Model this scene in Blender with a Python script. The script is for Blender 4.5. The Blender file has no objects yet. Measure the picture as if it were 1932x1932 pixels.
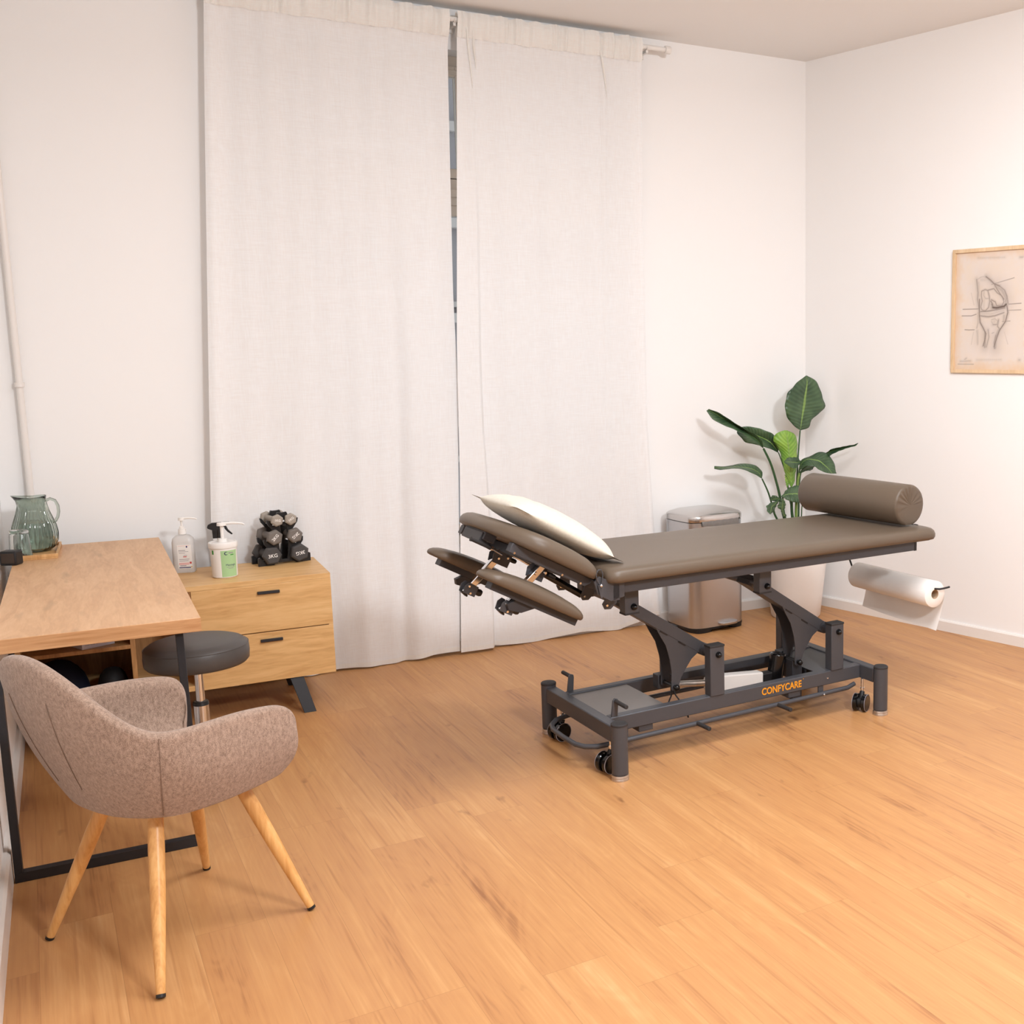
import bpy, bmesh, math, random
from mathutils import Vector, Matrix, noise
PI = math.pi
random.seed(7)
scene = bpy.context.scene
COL = scene.collection

# ------------------------------------------------------------------ camera
cam_data = bpy.data.cameras.new('camera')
cam = bpy.data.objects.new('camera', cam_data)
COL.objects.link(cam)
scene.camera = cam
R_ = Vector((0.85992283, -0.510398, -0.00515797)).normalized()
F_ = Vector((0.50419255, 0.8509553, -0.14719018)).normalized()
U_ = R_.cross(F_).normalized()
cam.matrix_world = Matrix(((R_.x, U_.x, -F_.x, 0.37543983), (R_.y, U_.y, -F_.y, -5.69274516),
                           (R_.z, U_.z, -F_.z, 1.57350453), (0, 0, 0, 1)))
cam_data.sensor_width = 36.0
cam_data.lens = 2097.7 / 1932 * 36.0
cam_data.shift_x = (966 - 1434.9) / 1932
cam_data.shift_y = 0.0
cam_data.clip_start = 0.02
cam_data.clip_end = 200

# ------------------------------------------------------------------ world, lights, exposure
w = bpy.data.worlds.new('dusk')
scene.world = w
w.use_nodes = True
w.node_tree.nodes['Background'].inputs[0].default_value = (0.62, 0.64, 0.70, 1)
w.node_tree.nodes['Background'].inputs[1].default_value = 1.1

def area(name, loc, size, power, col, target, shape='DISK'):
    d = bpy.data.lights.new(name, 'AREA')
    d.shape = shape
    d.size = size
    d.energy = power
    d.color = col
    o = bpy.data.objects.new(name, d)
    COL.objects.link(o)
    o.location = loc
    o.rotation_euler = (Vector(target) - Vector(loc)).to_track_quat('-Z', 'Y').to_euler()
    return o
LAMP = (0.905, 0.95, 1.0)
area('lamp_behind_camera', (2.2, -6.1, 3.10), 0.6, 98, LAMP, (2.4, -2.2, 0.8))
area('ceiling_light', (2.5, -3.3, 3.18), 1.8, 80, LAMP, (2.7, -3.5, 0.0))

vs = scene.view_settings
vs.view_transform = 'Standard'
vs.look = 'None'
vs.exposure = 0.60
vs.gamma = 1.0
vs.use_curve_mapping = False

# ------------------------------------------------------------------ helpers
def lin(c):
    return tuple(((v / 255.0) / 12.92 if v / 255.0 <= 0.04045 else ((v / 255.0 + 0.055) / 1.055) ** 2.4) for v in c)

def rgba(c):
    return (*lin(c), 1.0)

def link(o, parent=None):
    COL.objects.link(o)
    if parent is not None:
        o.parent = parent
    return o

def tag(o, label, cat, group=None):
    o['label'] = label
    o['category'] = cat
    if group:
        o['group'] = group
    return o

def thing(name, label, cat, loc=(0, 0, 0), rotz=0.0, group=None):
    o = bpy.data.objects.new(name, None)
    o.empty_display_size = 0.05
    link(o)
    o.location = loc
    o.rotation_euler = (0, 0, rotz)
    return tag(o, label, cat, group)

class MB:
    def __init__(self):
        self.bm = bmesh.new()
    def _face(self, vs_):
        try:
            return self.bm.faces.new(vs_)
        except ValueError:
            return None
    def box(self, x0, x1, y0, y1, z0, z1, M=None):
        ps = [(x, y, z) for z in (z0, z1) for y in (y0, y1) for x in (x0, x1)]
        v = [self.bm.verts.new(M @ Vector(p) if M else p) for p in ps]
        for f in ((0, 2, 3, 1), (4, 5, 7, 6), (0, 1, 5, 4), (2, 6, 7, 3), (0, 4, 6, 2), (1, 3, 7, 5)):
            self._face([v[i] for i in f])
        return self
    def grid(self, rows, close_u=False, close_v=False):
        vv = [[self.bm.verts.new(p) for p in r] for r in rows]
        n, m = len(vv), len(vv[0])
        for i in range(n if close_u else n - 1):
            for j in range(m if close_v else m - 1):
                self._face([vv[i][j], vv[i][(j + 1) % m], vv[(i + 1) % n][(j + 1) % m], vv[(i + 1) % n][j]])
        return vv
    def tube(self, pts, r, seg=12, cap=True, r1=None):
        pts = [Vector(p) for p in pts]
        n = len(pts)
        rad = r if isinstance(r, (list, tuple)) else [r + ((r1 if r1 is not None else r) - r) * i / (n - 1) for i in range(n)]
        rows = []
        t0 = (pts[1] - pts[0]).normalized()
        a = Vector((0, 0, 1)) if abs(t0.z) < 0.9 else Vector((1, 0, 0))
        nrm = (a - t0 * a.dot(t0)).normalized()
        for i in range(n):
            if i == 0: t = pts[1] - pts[0]
            elif i == n - 1: t = pts[-1] - pts[-2]
            else: t = (pts[i + 1] - pts[i]).normalized() + (pts[i] - pts[i - 1]).normalized()
            t = t.normalized()
            nrm = (nrm - t * nrm.dot(t)).normalized()
            b = t.cross(nrm)
            rows.append([pts[i] + (nrm * math.cos(2 * PI * k / seg) + b * math.sin(2 * PI * k / seg)) * rad[i] for k in range(seg)])
        vv = self.grid(rows, close_v=True)
        if cap:
            self._face(list(reversed(vv[0])))
            self._face(vv[-1])
        return self
    def cyl(self, p0, p1, r, r1=None, seg=24):
        return self.tube([p0, p1], [r, r if r1 is None else r1], seg=seg)
    def lathe(self, prof, c=(0, 0, 0), seg=32, M=None, ribs=None):
        rows = []
        for (r, z) in prof:
            row = []
            for k in range(seg):
                a = 2 * PI * k / seg
                rr = r if not ribs else r * (1 + ribs[1] * (0.5 + 0.5 * math.cos(a * ribs[0])))
                p = Vector((c[0] + rr * math.cos(a), c[1] + rr * math.sin(a), c[2] + z))
                row.append(M @ p if M else p)
            rows.append(row)
        vv = self.grid(rows, close_v=True)
        if prof[0][0] > 1e-6: self._face(list(reversed(vv[0])))
        if prof[-1][0] > 1e-6: self._face(vv[-1])
        return self
    def prism(self, poly, f0, f1):
        a = [self.bm.verts.new(f0(*p)) for p in poly]
        b = [self.bm.verts.new(f1(*p)) for p in poly]
        n = len(poly)
        for i in range(n):
            self._face([a[i], a[(i + 1) % n], b[(i + 1) % n], b[i]])
        self._face(list(reversed(a)))
        self._face(b)
        return self
    def ball(self, c, r, seg=16, sc=(1, 1, 1)):
        prof = [(max(r * math.sin(PI * i / 10), 1e-5), -r * math.cos(PI * i / 10)) for i in range(11)]
        rows = [[Vector((c[0] + q * math.cos(2 * PI * k / seg) * sc[0], c[1] + q * math.sin(2 * PI * k / seg) * sc[1], c[2] + z * sc[2])) for k in range(seg)] for q, z in prof]
        self.grid(rows, close_v=True)
        return self
    def build(self, name, mat, parent=None, bevel=0.0, seg=2, sub=0, flat=False, kind=None, ang=35, solid=0.0):
        bm = self.bm
        bmesh.ops.remove_doubles(bm, verts=bm.verts, dist=1e-6)
        bmesh.ops.recalc_face_normals(bm, faces=bm.faces)
        me = bpy.data.meshes.new(name)
        bm.to_mesh(me)
        bm.free()
        if not flat:
            for p in me.polygons: p.use_smooth = True
            if not sub: me.set_sharp_from_angle(angle=math.radians(ang))
        me.materials.append(mat)
        o = link(bpy.data.objects.new(name, me), parent)
        if solid:
            m = o.modifiers.new('solid', 'SOLIDIFY'); m.thickness = solid; m.offset = 0
        if bevel:
            m = o.modifiers.new('bevel', 'BEVEL'); m.width = bevel; m.segments = seg; m.limit_method = 'ANGLE'; m.angle_limit = math.radians(40)
            m.harden_normals = False
        if sub:
            m = o.modifiers.new('sub', 'SUBSURF'); m.levels = sub; m.render_levels = sub
        if kind: o['kind'] = kind
        return o

def text(s, size, M, mat, name, parent, extrude=0.0004, bold=0.0, align='CENTER', sx=1.0):
    cu = bpy.data.curves.new(name, 'FONT')
    cu.body = s
    cu.size = size
    cu.extrude = extrude
    cu.offset = bold
    cu.align_x = align
    cu.align_y = 'CENTER'
    to = bpy.data.objects.new('tmp_text', cu)
    COL.objects.link(to)
    dg = bpy.context.evaluated_depsgraph_get()
    me = bpy.data.meshes.new_from_object(to.evaluated_get(dg))
    bpy.data.objects.remove(to)
    me.transform(M @ Matrix.Diagonal((sx, 1, 1, 1)))
    me.materials.clear()
    me.materials.append(mat)
    o = bpy.data.objects.new(name, me)
    return link(o, parent)

def frame_m(o, x, y):      # matrix whose local X, Y are the given directions, origin o
    x = Vector(x).normalized(); y = Vector(y); y = (y - x * y.dot(x)).normalized(); z = x.cross(y)
    return Matrix(((x.x, y.x, z.x, o[0]), (x.y, y.y, z.y, o[1]), (x.z, y.z, z.z, o[2]), (0, 0, 0, 1)))

# ------------------------------------------------------------------ materials
def mat_new(name):
    m = bpy.data.materials.new(name)
    m.use_nodes = True
    nt = m.node_tree
    return m, nt, nt.nodes['Principled BSDF']

def N(nt, typ, **kw):
    n = nt.nodes.new(typ)
    for k, v in kw.items(): setattr(n, k, v)
    return n

def pmat(name, col, rough=0.5, metal=0.0, noise_scale=0, bump=0.0, var=0.0, spec=0.5, coat=0.0, aniso=None, trans=0.0, ior=1.45, rvar=0.0):
    m, nt, b = mat_new(name)
    c = rgba(col)
    b.inputs['Base Color'].default_value = c
    b.inputs['Roughness'].default_value = rough
    b.inputs['Metallic'].default_value = metal
    b.inputs['Specular IOR Level'].default_value = spec
    b.inputs['Coat Weight'].default_value = coat
    b.inputs['Transmission Weight'].default_value = trans
    b.inputs['IOR'].default_value = ior
    if noise_scale:
        tc = N(nt, 'ShaderNodeTexCoord')
        mp = N(nt, 'ShaderNodeMapping')
        nt.links.new(tc.outputs['Object'], mp.inputs['Vector'])
        if aniso: mp.inputs['Scale'].default_value = aniso
        ns = N(nt, 'ShaderNodeTexNoise')
        ns.inputs['Scale'].default_value = noise_scale
        ns.inputs['Detail'].default_value = 4
        nt.links.new(mp.outputs[0], ns.inputs['Vector'])
        if var:
            mx = N(nt, 'ShaderNodeMix', data_type='RGBA')
            mx.inputs[6].default_value = tuple(v * (1 - var) for v in c[:3]) + (1,)
            mx.inputs[7].default_value = tuple(min(1, v * (1 + var)) for v in c[:3]) + (1,)
            nt.links.new(ns.outputs['Fac'], mx.inputs[0])
            nt.links.new(mx.outputs[2], b.inputs['Base Color'])
        if bump:
            bp = N(nt, 'ShaderNodeBump')
            bp.inputs['Strength'].default_value = bump
            bp.inputs['Distance'].default_value = 0.002
            nt.links.new(ns.outputs['Fac'], bp.inputs['Height'])
            nt.links.new(bp.outputs[0], b.inputs['Normal'])
        if rvar:
            mr = N(nt, 'ShaderNodeMapRange')
            mr.inputs['To Min'].default_value = max(0, rough - rvar); mr.inputs['To Max'].default_value = rough + rvar
            nt.links.new(ns.outputs['Fac'], mr.inputs['Value'])
            nt.links.new(mr.outputs[0], b.inputs['Roughness'])
    return m

def ramp(nt, stops):
    r = N(nt, 'ShaderNodeValToRGB')
    el = r.color_ramp.elements
    el[0].position = stops[0][0]; el[0].color = stops[0][1]
    el[1].position = stops[-1][0]; el[1].color = stops[-1][1]
    for p, c in stops[1:-1]:
        e = el.new(p); e.color = c
    return r

def math_(nt, op, a, b=None, c=None):
    n = N(nt, 'ShaderNodeMath', operation=op)
    for i, v in enumerate((a, b, c)):
        if v is None: continue
        if isinstance(v, (int, float)): n.inputs[i].default_value = v
        else: nt.links.new(v, n.inputs[i])
    return n.outputs[0]

def wood(name, light, mid, dark, scale=(1, 1, 1), rough=0.45, seed=0.0, knots=True, contrast=1.0):
    """laminate oak; grain runs along the axis with the small scale value"""
    m, nt, b = mat_new(name)
    tc = N(nt, 'ShaderNodeTexCoord'); mp = N(nt, 'ShaderNodeMapping')
    nt.links.new(tc.outputs['Object'], mp.inputs['Vector'])
    mp.inputs['Scale'].default_value = scale
    mp.inputs['Location'].default_value = (seed, seed * 1.7, seed * .6)
    n1 = N(nt, 'ShaderNodeTexNoise'); n1.inputs['Scale'].default_value = 2.2; n1.inputs['Detail'].default_value = 3; n1.inputs['Distortion'].default_value = 1.2
    n2 = N(nt, 'ShaderNodeTexNoise'); n2.inputs['Scale'].default_value = 14; n2.inputs['Detail'].default_value = 6; n2.inputs['Distortion'].default_value = .4
    nt.links.new(mp.outputs[0], n1.inputs['Vector']); nt.links.new(mp.outputs[0], n2.inputs['Vector'])
    bands = math_(nt, 'SINE', math_(nt, 'MULTIPLY', n1.outputs['Fac'], 38.0))
    f = math_(nt, 'ADD', math_(nt, 'MULTIPLY', n1.outputs['Fac'], .9), math_(nt, 'MULTIPLY', bands, .045 * contrast))
    f = math_(nt, 'ADD', math_(nt, 'MULTIPLY', f, .6), math_(nt, 'MULTIPLY', n2.outputs['Fac'], .4))
    rp = ramp(nt, [(0.30, rgba(dark)), (0.5, rgba(mid)), (0.68, rgba(light))])
    nt.links.new(f, rp.inputs[0])
    out = rp.outputs[0]
    if knots:
        vo = N(nt, 'ShaderNodeTexNoise'); vo.inputs['Scale'].default_value = 3.3; vo.inputs['Detail'].default_value = 2
        mp2 = N(nt, 'ShaderNodeMapping'); mp2.inputs['Scale'].default_value = tuple(.35 + .65 * s for s in scale); mp2.inputs['Location'].default_value = (seed + 4.1, 2.2, 1.3)
        nt.links.new(tc.outputs['Object'], mp2.inputs['Vector']); nt.links.new(mp2.outputs[0], vo.inputs['Vector'])
        kr = N(nt, 'ShaderNodeMapRange'); kr.inputs['From Min'].default_value = .64; kr.inputs['From Max'].default_value = .76
        nt.links.new(vo.outputs['Fac'], kr.inputs['Value'])
        mx = N(nt, 'ShaderNodeMix', data_type='RGBA')
        nt.links.new(math_(nt, 'MULTIPLY', kr.outputs[0], .38), mx.inputs[0]); nt.links.new(out, mx.inputs[6])
        mx.inputs[7].default_value = rgba(tuple(v * .78 for v in dark))
        out = mx.outputs[2]
    nt.links.new(out, b.inputs['Base Color'])
    b.inputs['Roughness'].default_value = rough
    bp = N(nt, 'ShaderNodeBump'); bp.inputs['Strength'].default_value = .12; bp.inputs['Distance'].default_value = .001
    nt.links.new(n2.outputs['Fac'], bp.inputs['Height']); nt.links.new(bp.outputs[0], b.inputs['Normal'])
    return m

def floor_mat():
    m, nt, b = mat_new('oak_plank_floor')
    tc = N(nt, 'ShaderNodeTexCoord'); mp = N(nt, 'ShaderNodeMapping')
    nt.links.new(tc.outputs['Object'], mp.inputs['Vector'])
    mp.inputs['Rotation'].default_value = (0, 0, math.radians(-2.6))
    sp = N(nt, 'ShaderNodeSeparateXYZ'); nt.links.new(mp.outputs[0], sp.inputs[0])
    W = 0.1775
    px = math_(nt, 'DIVIDE', math_(nt, 'ADD', sp.outputs['X'], -0.905 + 10 * W), W)
    row = math_(nt, 'FLOOR', px); fx = math_(nt, 'FRACT', px)
    wn = N(nt, 'ShaderNodeTexWhiteNoise', noise_dimensions='1D'); nt.links.new(row, wn.inputs['W'])
    py = math_(nt, 'ADD', math_(nt, 'DIVIDE', sp.outputs['Y'], 1.22), math_(nt, 'MULTIPLY', wn.outputs['Value'], 7.0))
    cell = math_(nt, 'FLOOR', py); fy = math_(nt, 'FRACT', py)
    cmb = N(nt, 'ShaderNodeCombineXYZ'); nt.links.new(row, cmb.inputs[0]); nt.links.new(cell, cmb.inputs[1])
    wn2 = N(nt, 'ShaderNodeTexWhiteNoise', noise_dimensions='3D'); nt.links.new(cmb.outputs[0], wn2.inputs['Vector'])
    rnd = wn2.outputs['Value']
    # grain space: x across, y along, z = random per plank
    g = N(nt, 'ShaderNodeCombineXYZ')
    nt.links.new(sp.outputs['X'], g.inputs[0]); nt.links.new(math_(nt, 'MULTIPLY', sp.outputs['Y'], .035), g.inputs[1]); nt.links.new(math_(nt, 'MULTIPLY', rnd, 31.0), g.inputs[2])
    n1 = N(nt, 'ShaderNodeTexNoise'); n1.inputs['Scale'].default_value = 17; n1.inputs['Detail'].default_value = 4; n1.inputs['Distortion'].default_value = .15
    n2 = N(nt, 'ShaderNodeTexNoise'); n2.inputs['Scale'].default_value = 120; n2.inputs['Detail'].default_value = 5
    nt.links.new(g.outputs[0], n1.inputs['Vector']); nt.links.new(g.outputs[0], n2.inputs['Vector'])
    # cathedral figure: wider scale, distorted
    g2 = N(nt, 'ShaderNodeCombineXYZ')
    nt.links.new(sp.outputs['X'], g2.inputs[0]); nt.links.new(math_(nt, 'MULTIPLY', sp.outputs['Y'], .22), g2.inputs[1]); nt.links.new(math_(nt, 'MULTIPLY', rnd, 17.0), g2.inputs[2])
    n3 = N(nt, 'ShaderNodeTexNoise'); n3.inputs['Scale'].default_value = 4.6; n3.inputs['Detail'].default_value = 2; n3.inputs['Distortion'].default_value = 1.0
    nt.links.new(g2.outputs[0], n3.inputs['Vector'])
    rings = math_(nt, 'SINE', math_(nt, 'MULTIPLY', n3.outputs['Fac'], 85.0))
    f = math_(nt, 'MULTIPLY', n1.outputs['Fac'], .52)
    f = math_(nt, 'ADD', f, math_(nt, 'MULTIPLY', n2.outputs['Fac'], .36))
    f = math_(nt, 'SUBTRACT', f, .03)
    f = math_(nt, 'ADD', f, math_(nt, 'MULTIPLY', rings, .020))
    f = math_(nt, 'ADD', f, math_(nt, 'MULTIPLY', math_(nt, 'SUBTRACT', n3.outputs['Fac'], .5), .28))
    f = math_(nt, 'ADD', f, math_(nt, 'MULTIPLY', rnd, .075))
    rp = ramp(nt, [(0.22, rgba((150, 100, 62))), (0.35, rgba((188, 134, 85))), (0.50, rgba((196, 143, 91))), (0.62, rgba((205, 154, 102))), (0.76, rgba((213, 169, 120)))])
    nt.links.new(f, rp.inputs[0])
    # fine dark pore streaks
    gs = N(nt, 'ShaderNodeCombineXYZ')
    nt.links.new(sp.outputs['X'], gs.inputs[0]); nt.links.new(math_(nt, 'MULTIPLY', sp.outputs['Y'], .022), gs.inputs[1]); nt.links.new(math_(nt, 'MULTIPLY', rnd, 9.0), gs.inputs[2])
    ns_ = N(nt, 'ShaderNodeTexNoise'); ns_.inputs['Scale'].default_value = 62; ns_.inputs['Detail'].default_value = 2
    nt.links.new(gs.outputs[0], ns_.inputs['Vector'])
    sr = N(nt, 'ShaderNodeMapRange'); sr.inputs['From Min'].default_value = .60; sr.inputs['From Max'].default_value = .74; sr.inputs['To Max'].default_value = .5
    nt.links.new(ns_.outputs['Fac'], sr.inputs['Value'])
    mst = N(nt, 'ShaderNodeMix', data_type='RGBA')
    nt.links.new(sr.outputs[0], mst.inputs[0]); nt.links.new(rp.outputs[0], mst.inputs[6]); mst.inputs[7].default_value = rgba((160, 106, 64))
    # knots
    gk = N(nt, 'ShaderNodeCombineXYZ')
    nt.links.new(sp.outputs['X'], gk.inputs[0]); nt.links.new(math_(nt, 'MULTIPLY', sp.outputs['Y'], .45), gk.inputs[1]); nt.links.new(math_(nt, 'MULTIPLY', rnd, 5.0), gk.inputs[2])
    nk = N(nt, 'ShaderNodeTexNoise'); nk.inputs['Scale'].default_value = 10; nk.inputs['Detail'].default_value = 3
    nt.links.new(gk.outputs[0], nk.inputs['Vector'])
    kr = N(nt, 'ShaderNodeMapRange'); kr.inputs['From Min'].default_value = .70; kr.inputs['From Max'].default_value = .82
    nt.links.new(nk.outputs['Fac'], kr.inputs['Value'])
    mk = N(nt, 'ShaderNodeMix', data_type='RGBA')
    nt.links.new(kr.outputs[0], mk.inputs[0]); nt.links.new(mst.outputs[2], mk.inputs[6]); mk.inputs[7].default_value = rgba((112, 66, 36))
    # seams
    e1 = math_(nt, 'LESS_THAN', math_(nt, 'MINIMUM', fx, math_(nt, 'SUBTRACT', 1.0, fx)), .0035)
    e2 = math_(nt, 'LESS_THAN', math_(nt, 'MINIMUM', fy, math_(nt, 'SUBTRACT', 1.0, fy)), .0006)
    e = math_(nt, 'MAXIMUM', e1, e2)
    ms = N(nt, 'ShaderNodeMix', data_type='RGBA')
    nt.links.new(math_(nt, 'MULTIPLY', e, .35), ms.inputs[0]); nt.links.new(mk.outputs[2], ms.inputs[6]); ms.inputs[7].default_value = rgba((120, 74, 42))
    nt.links.new(ms.outputs[2], b.inputs['Base Color'])
    mr = N(nt, 'ShaderNodeMapRange'); mr.inputs['To Min'].default_value = .36; mr.inputs['To Max'].default_value = .5
    nt.links.new(n1.outputs['Fac'], mr.inputs['Value']); nt.links.new(mr.outputs[0], b.inputs['Roughness'])
    b.inputs['Specular IOR Level'].default_value = .42
    bp = N(nt, 'ShaderNodeBump'); bp.inputs['Strength'].default_value = .10; bp.inputs['Distance'].default_value = .001
    nt.links.new(n2.outputs['Fac'], bp.inputs['Height']); nt.links.new(bp.outputs[0], b.inputs['Normal'])
    return m

def fabric_mat(name, c1, c2, scale=260, aniso=(1, 1, 1), bump=.5, big=.35):
    m, nt, b = mat_new(name)
    tc = N(nt, 'ShaderNodeTexCoord'); mp = N(nt, 'ShaderNodeMapping'); mp.inputs['Scale'].default_value = aniso
    nt.links.new(tc.outputs['Object'], mp.inputs['Vector'])
    n1 = N(nt, 'ShaderNodeTexNoise'); n1.inputs['Scale'].default_value = scale; n1.inputs['Detail'].default_value = 3; n1.inputs['Roughness'].default_value = .7
    n2 = N(nt, 'ShaderNodeTexNoise'); n2.inputs['Scale'].default_value = scale * .22; n2.inputs['Detail'].default_value = 3
    nt.links.new(mp.outputs[0], n1.inputs['Vector']); nt.links.new(mp.outputs[0], n2.inputs['Vector'])
    f = math_(nt, 'ADD', math_(nt, 'MULTIPLY', n1.outputs['Fac'], 1 - big), math_(nt, 'MULTIPLY', n2.outputs['Fac'], big))
    rp = ramp(nt, [(0.36, rgba(c1)), (0.64, rgba(c2))])
    nt.links.new(f, rp.inputs[0]); nt.links.new(rp.outputs[0], b.inputs['Base Color'])
    b.inputs['Roughness'].default_value = .92
    b.inputs['Specular IOR Level'].default_value = .15
    b.inputs['Sheen Weight'].default_value = .25
    bp = N(nt, 'ShaderNodeBump'); bp.inputs['Strength'].default_value = bump; bp.inputs['Distance'].default_value = .0015
    nt.links.new(n1.outputs['Fac'], bp.inputs['Height']); nt.links.new(bp.outputs[0], b.inputs['Normal'])
    return m

def curtain_mat(name, col, transp, tl=.35):
    m, nt, b = mat_new(name)
    nt.nodes.remove(b)
    out = nt.nodes['Material Output']
    tc = N(nt, 'ShaderNodeTexCoord')
    def weave(sc):
        mp = N(nt, 'ShaderNodeMapping'); mp.inputs['Scale'].default_value = sc
        nt.links.new(tc.outputs['Object'], mp.inputs['Vector'])
        n = N(nt, 'ShaderNodeTexNoise'); n.inputs['Scale'].default_value = 1; n.inputs['Detail'].default_value = 2
        nt.links.new(mp.outputs[0], n.inputs['Vector'])
        return n.outputs['Fac']
    wv = math_(nt, 'ADD', weave((520, 60, 16)), weave((16, 60, 640)))
    df = N(nt, 'ShaderNodeBsdfDiffuse'); trn = N(nt, 'ShaderNodeBsdfTranslucent'); tp = N(nt, 'ShaderNodeBsdfTransparent')
    mx = N(nt, 'ShaderNodeMix', data_type='RGBA')
    c = rgba(col)
    mx.inputs[6].default_value = tuple(v * .965 for v in c[:3]) + (1,); mx.inputs[7].default_value = tuple(min(.96, v * 1.06) for v in c[:3]) + (1,)
    mr = N(nt, 'ShaderNodeMapRange'); mr.inputs['From Min'].default_value = .75; mr.inputs['From Max'].default_value = 1.25
    nt.links.new(wv, mr.inputs['Value']); nt.links.new(mr.outputs[0], mx.inputs[0])
    nt.links.new(mx.outputs[2], df.inputs['Color']); nt.links.new(mx.outputs[2], trn.inputs['Color'])
    s1 = N(nt, 'ShaderNodeMixShader'); s1.inputs[0].default_value = tl
    nt.links.new(df.outputs[0], s1.inputs[1]); nt.links.new(trn.outputs[0], s1.inputs[2])
    s2 = N(nt, 'ShaderNodeMixShader')
    mt = N(nt, 'ShaderNodeMapRange'); mt.inputs['From Min'].default_value = .75; mt.inputs['From Max'].default_value = 1.25
    mt.inputs['To Min'].default_value = transp * 1.8; mt.inputs['To Max'].default_value = transp * .2
    nt.links.new(wv, mt.inputs['Value']); nt.links.new(mt.outputs[0], s2.inputs[0])
    nt.links.new(s1.outputs[0], s2.inputs[1]); nt.links.new(tp.outputs[0], s2.inputs[2])
    nt.links.new(s2.outputs[0], out.inputs['Surface'])
    return m

def leaf_mat(name, c1, c2, rough=.38):
    m, nt, b = mat_new(name)
    at = N(nt, 'ShaderNodeAttribute', attribute_name='rib')
    sp = N(nt, 'ShaderNodeSeparateColor'); nt.links.new(at.outputs['Color'], sp.inputs[0])
    tc = N(nt, 'ShaderNodeTexCoord')
    ns = N(nt, 'ShaderNodeTexNoise'); ns.inputs['Scale'].default_value = 9; nt.links.new(tc.outputs['Object'], ns.inputs['Vector'])
    # side veins run out from the midrib: R = along, G = distance from midrib
    v = math_(nt, 'SINE', math_(nt, 'MULTIPLY', math_(nt, 'SUBTRACT', sp.outputs[0], math_(nt, 'MULTIPLY', sp.outputs[1], .12)), 95.0))
    f = math_(nt, 'ADD', math_(nt, 'MULTIPLY', v, .06), ns.outputs['Fac'])
    rp = ramp(nt, [(0.3, rgba(c1)), (0.7, rgba(c2))]); nt.links.new(f, rp.inputs[0])
    mx = N(nt, 'ShaderNodeMix', data_type='RGBA')
    nt.links.new(math_(nt, 'LESS_THAN', sp.outputs[1], .055), mx.inputs[0]); nt.links.new(rp.outputs[0], mx.inputs[6]); mx.inputs[7].default_value = rgba((128, 158, 84))
    nt.links.new(mx.outputs[2], b.inputs['Base Color'])
    b.inputs['Roughness'].default_value = rough
    b.inputs['Transmission Weight'].default_value = 0.0
    bp = N(nt, 'ShaderNodeBump'); bp.inputs['Strength'].default_value = .35; bp.inputs['Distance'].default_value = .002
    nt.links.new(v, bp.inputs['Height']); nt.links.new(bp.outputs[0], b.inputs['Normal'])
    return m

M = {}
M['wall'] = pmat('wall_paint', (249, 247, 245), .85, noise_scale=120, bump=.05, spec=.25)
M['ceiling'] = pmat('ceiling_paint', (246, 244, 242), .9, noise_scale=60, bump=.03, spec=.2)
M['trim'] = pmat('white_gloss_trim', (238, 232, 226), .35, noise_scale=8, var=.02)
M['floor'] = floor_mat()
M['curtain'] = curtain_mat('sheer_curtain', (254, 251, 249), .035, .14)
M['heading'] = curtain_mat('curtain_double_layer', (252, 246, 240), .01, .15)
M['casing'] = pmat('window_paint', (242, 232, 218), .4, noise_scale=10, var=.03)
M['glass'] = pmat('window_glass', (235, 240, 240), .02, trans=1.0, ior=1.45)
M['desk'] = wood('desk_oak', (222, 181, 140), (212, 168, 125), (196, 150, 108), scale=(7, .9, 7), seed=1.3)
M['desk_edge'] = wood('desk_edge_oak', (212, 166, 122), (202, 152, 106), (182, 130, 84), scale=(.8, 7, 14), seed=2.1, knots=False)
M['side'] = wood('sideboard_oak', (228, 188, 132), (220, 176, 118), (200, 152, 94), scale=(.9, 7, 7), seed=3.7)
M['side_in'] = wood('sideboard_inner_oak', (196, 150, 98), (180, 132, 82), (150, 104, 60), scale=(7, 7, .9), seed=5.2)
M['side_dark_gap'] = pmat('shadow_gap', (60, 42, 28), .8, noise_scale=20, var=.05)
M['black_metal'] = pmat('black_powder_coat', (38, 37, 40), .5, noise_scale=300, bump=.08, rvar=.05)
M['black_plastic'] = pmat('black_plastic', (28, 27, 28), .42, noise_scale=200, bump=.04)
M['black_gloss'] = pmat('glossy_black_plastic', (14, 13, 14), .18, noise_scale=20, rvar=.03)
M['grey_metal'] = pmat('anthracite_powder_coat', (74, 74, 78), .45, metal=.15, noise_scale=420, bump=.12, var=.05)
M['grey_dark'] = pmat('dark_anthracite_steel', (60, 60, 64), .45, metal=.15, noise_scale=420, bump=.1, var=.05)
M['vinyl'] = pmat('taupe_vinyl', (99, 85, 71), .40, noise_scale=650, bump=.10, var=.03, spec=.45)
M['vinyl_dark'] = pmat('charcoal_vinyl', (74, 69, 66), .42, noise_scale=600, bump=.1, var=.03)
M['chrome'] = pmat('chrome', (222, 224, 228), .10, metal=1.0, noise_scale=4, rvar=.03)
M['steel'] = pmat('brushed_steel', (192, 192, 194), .33, metal=1.0, noise_scale=120, aniso=(30, 30, .15), rvar=.06, bump=.03)
M['steel_lid'] = pmat('brushed_steel_lid', (205, 203, 202), .26, metal=1.0, noise_scale=90, aniso=(.2, 20, 20), rvar=.06)
M['alu'] = pmat('satin_aluminium', (200, 192, 184), .35, metal=.9, noise_scale=60, rvar=.05)
M['white_plastic'] = pmat('white_plastic', (240, 236, 231), .32, noise_scale=30, var=.01)
M['white_body'] = pmat('white_actuator_housing', (232, 226, 220), .4, noise_scale=30, var=.02)
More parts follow.
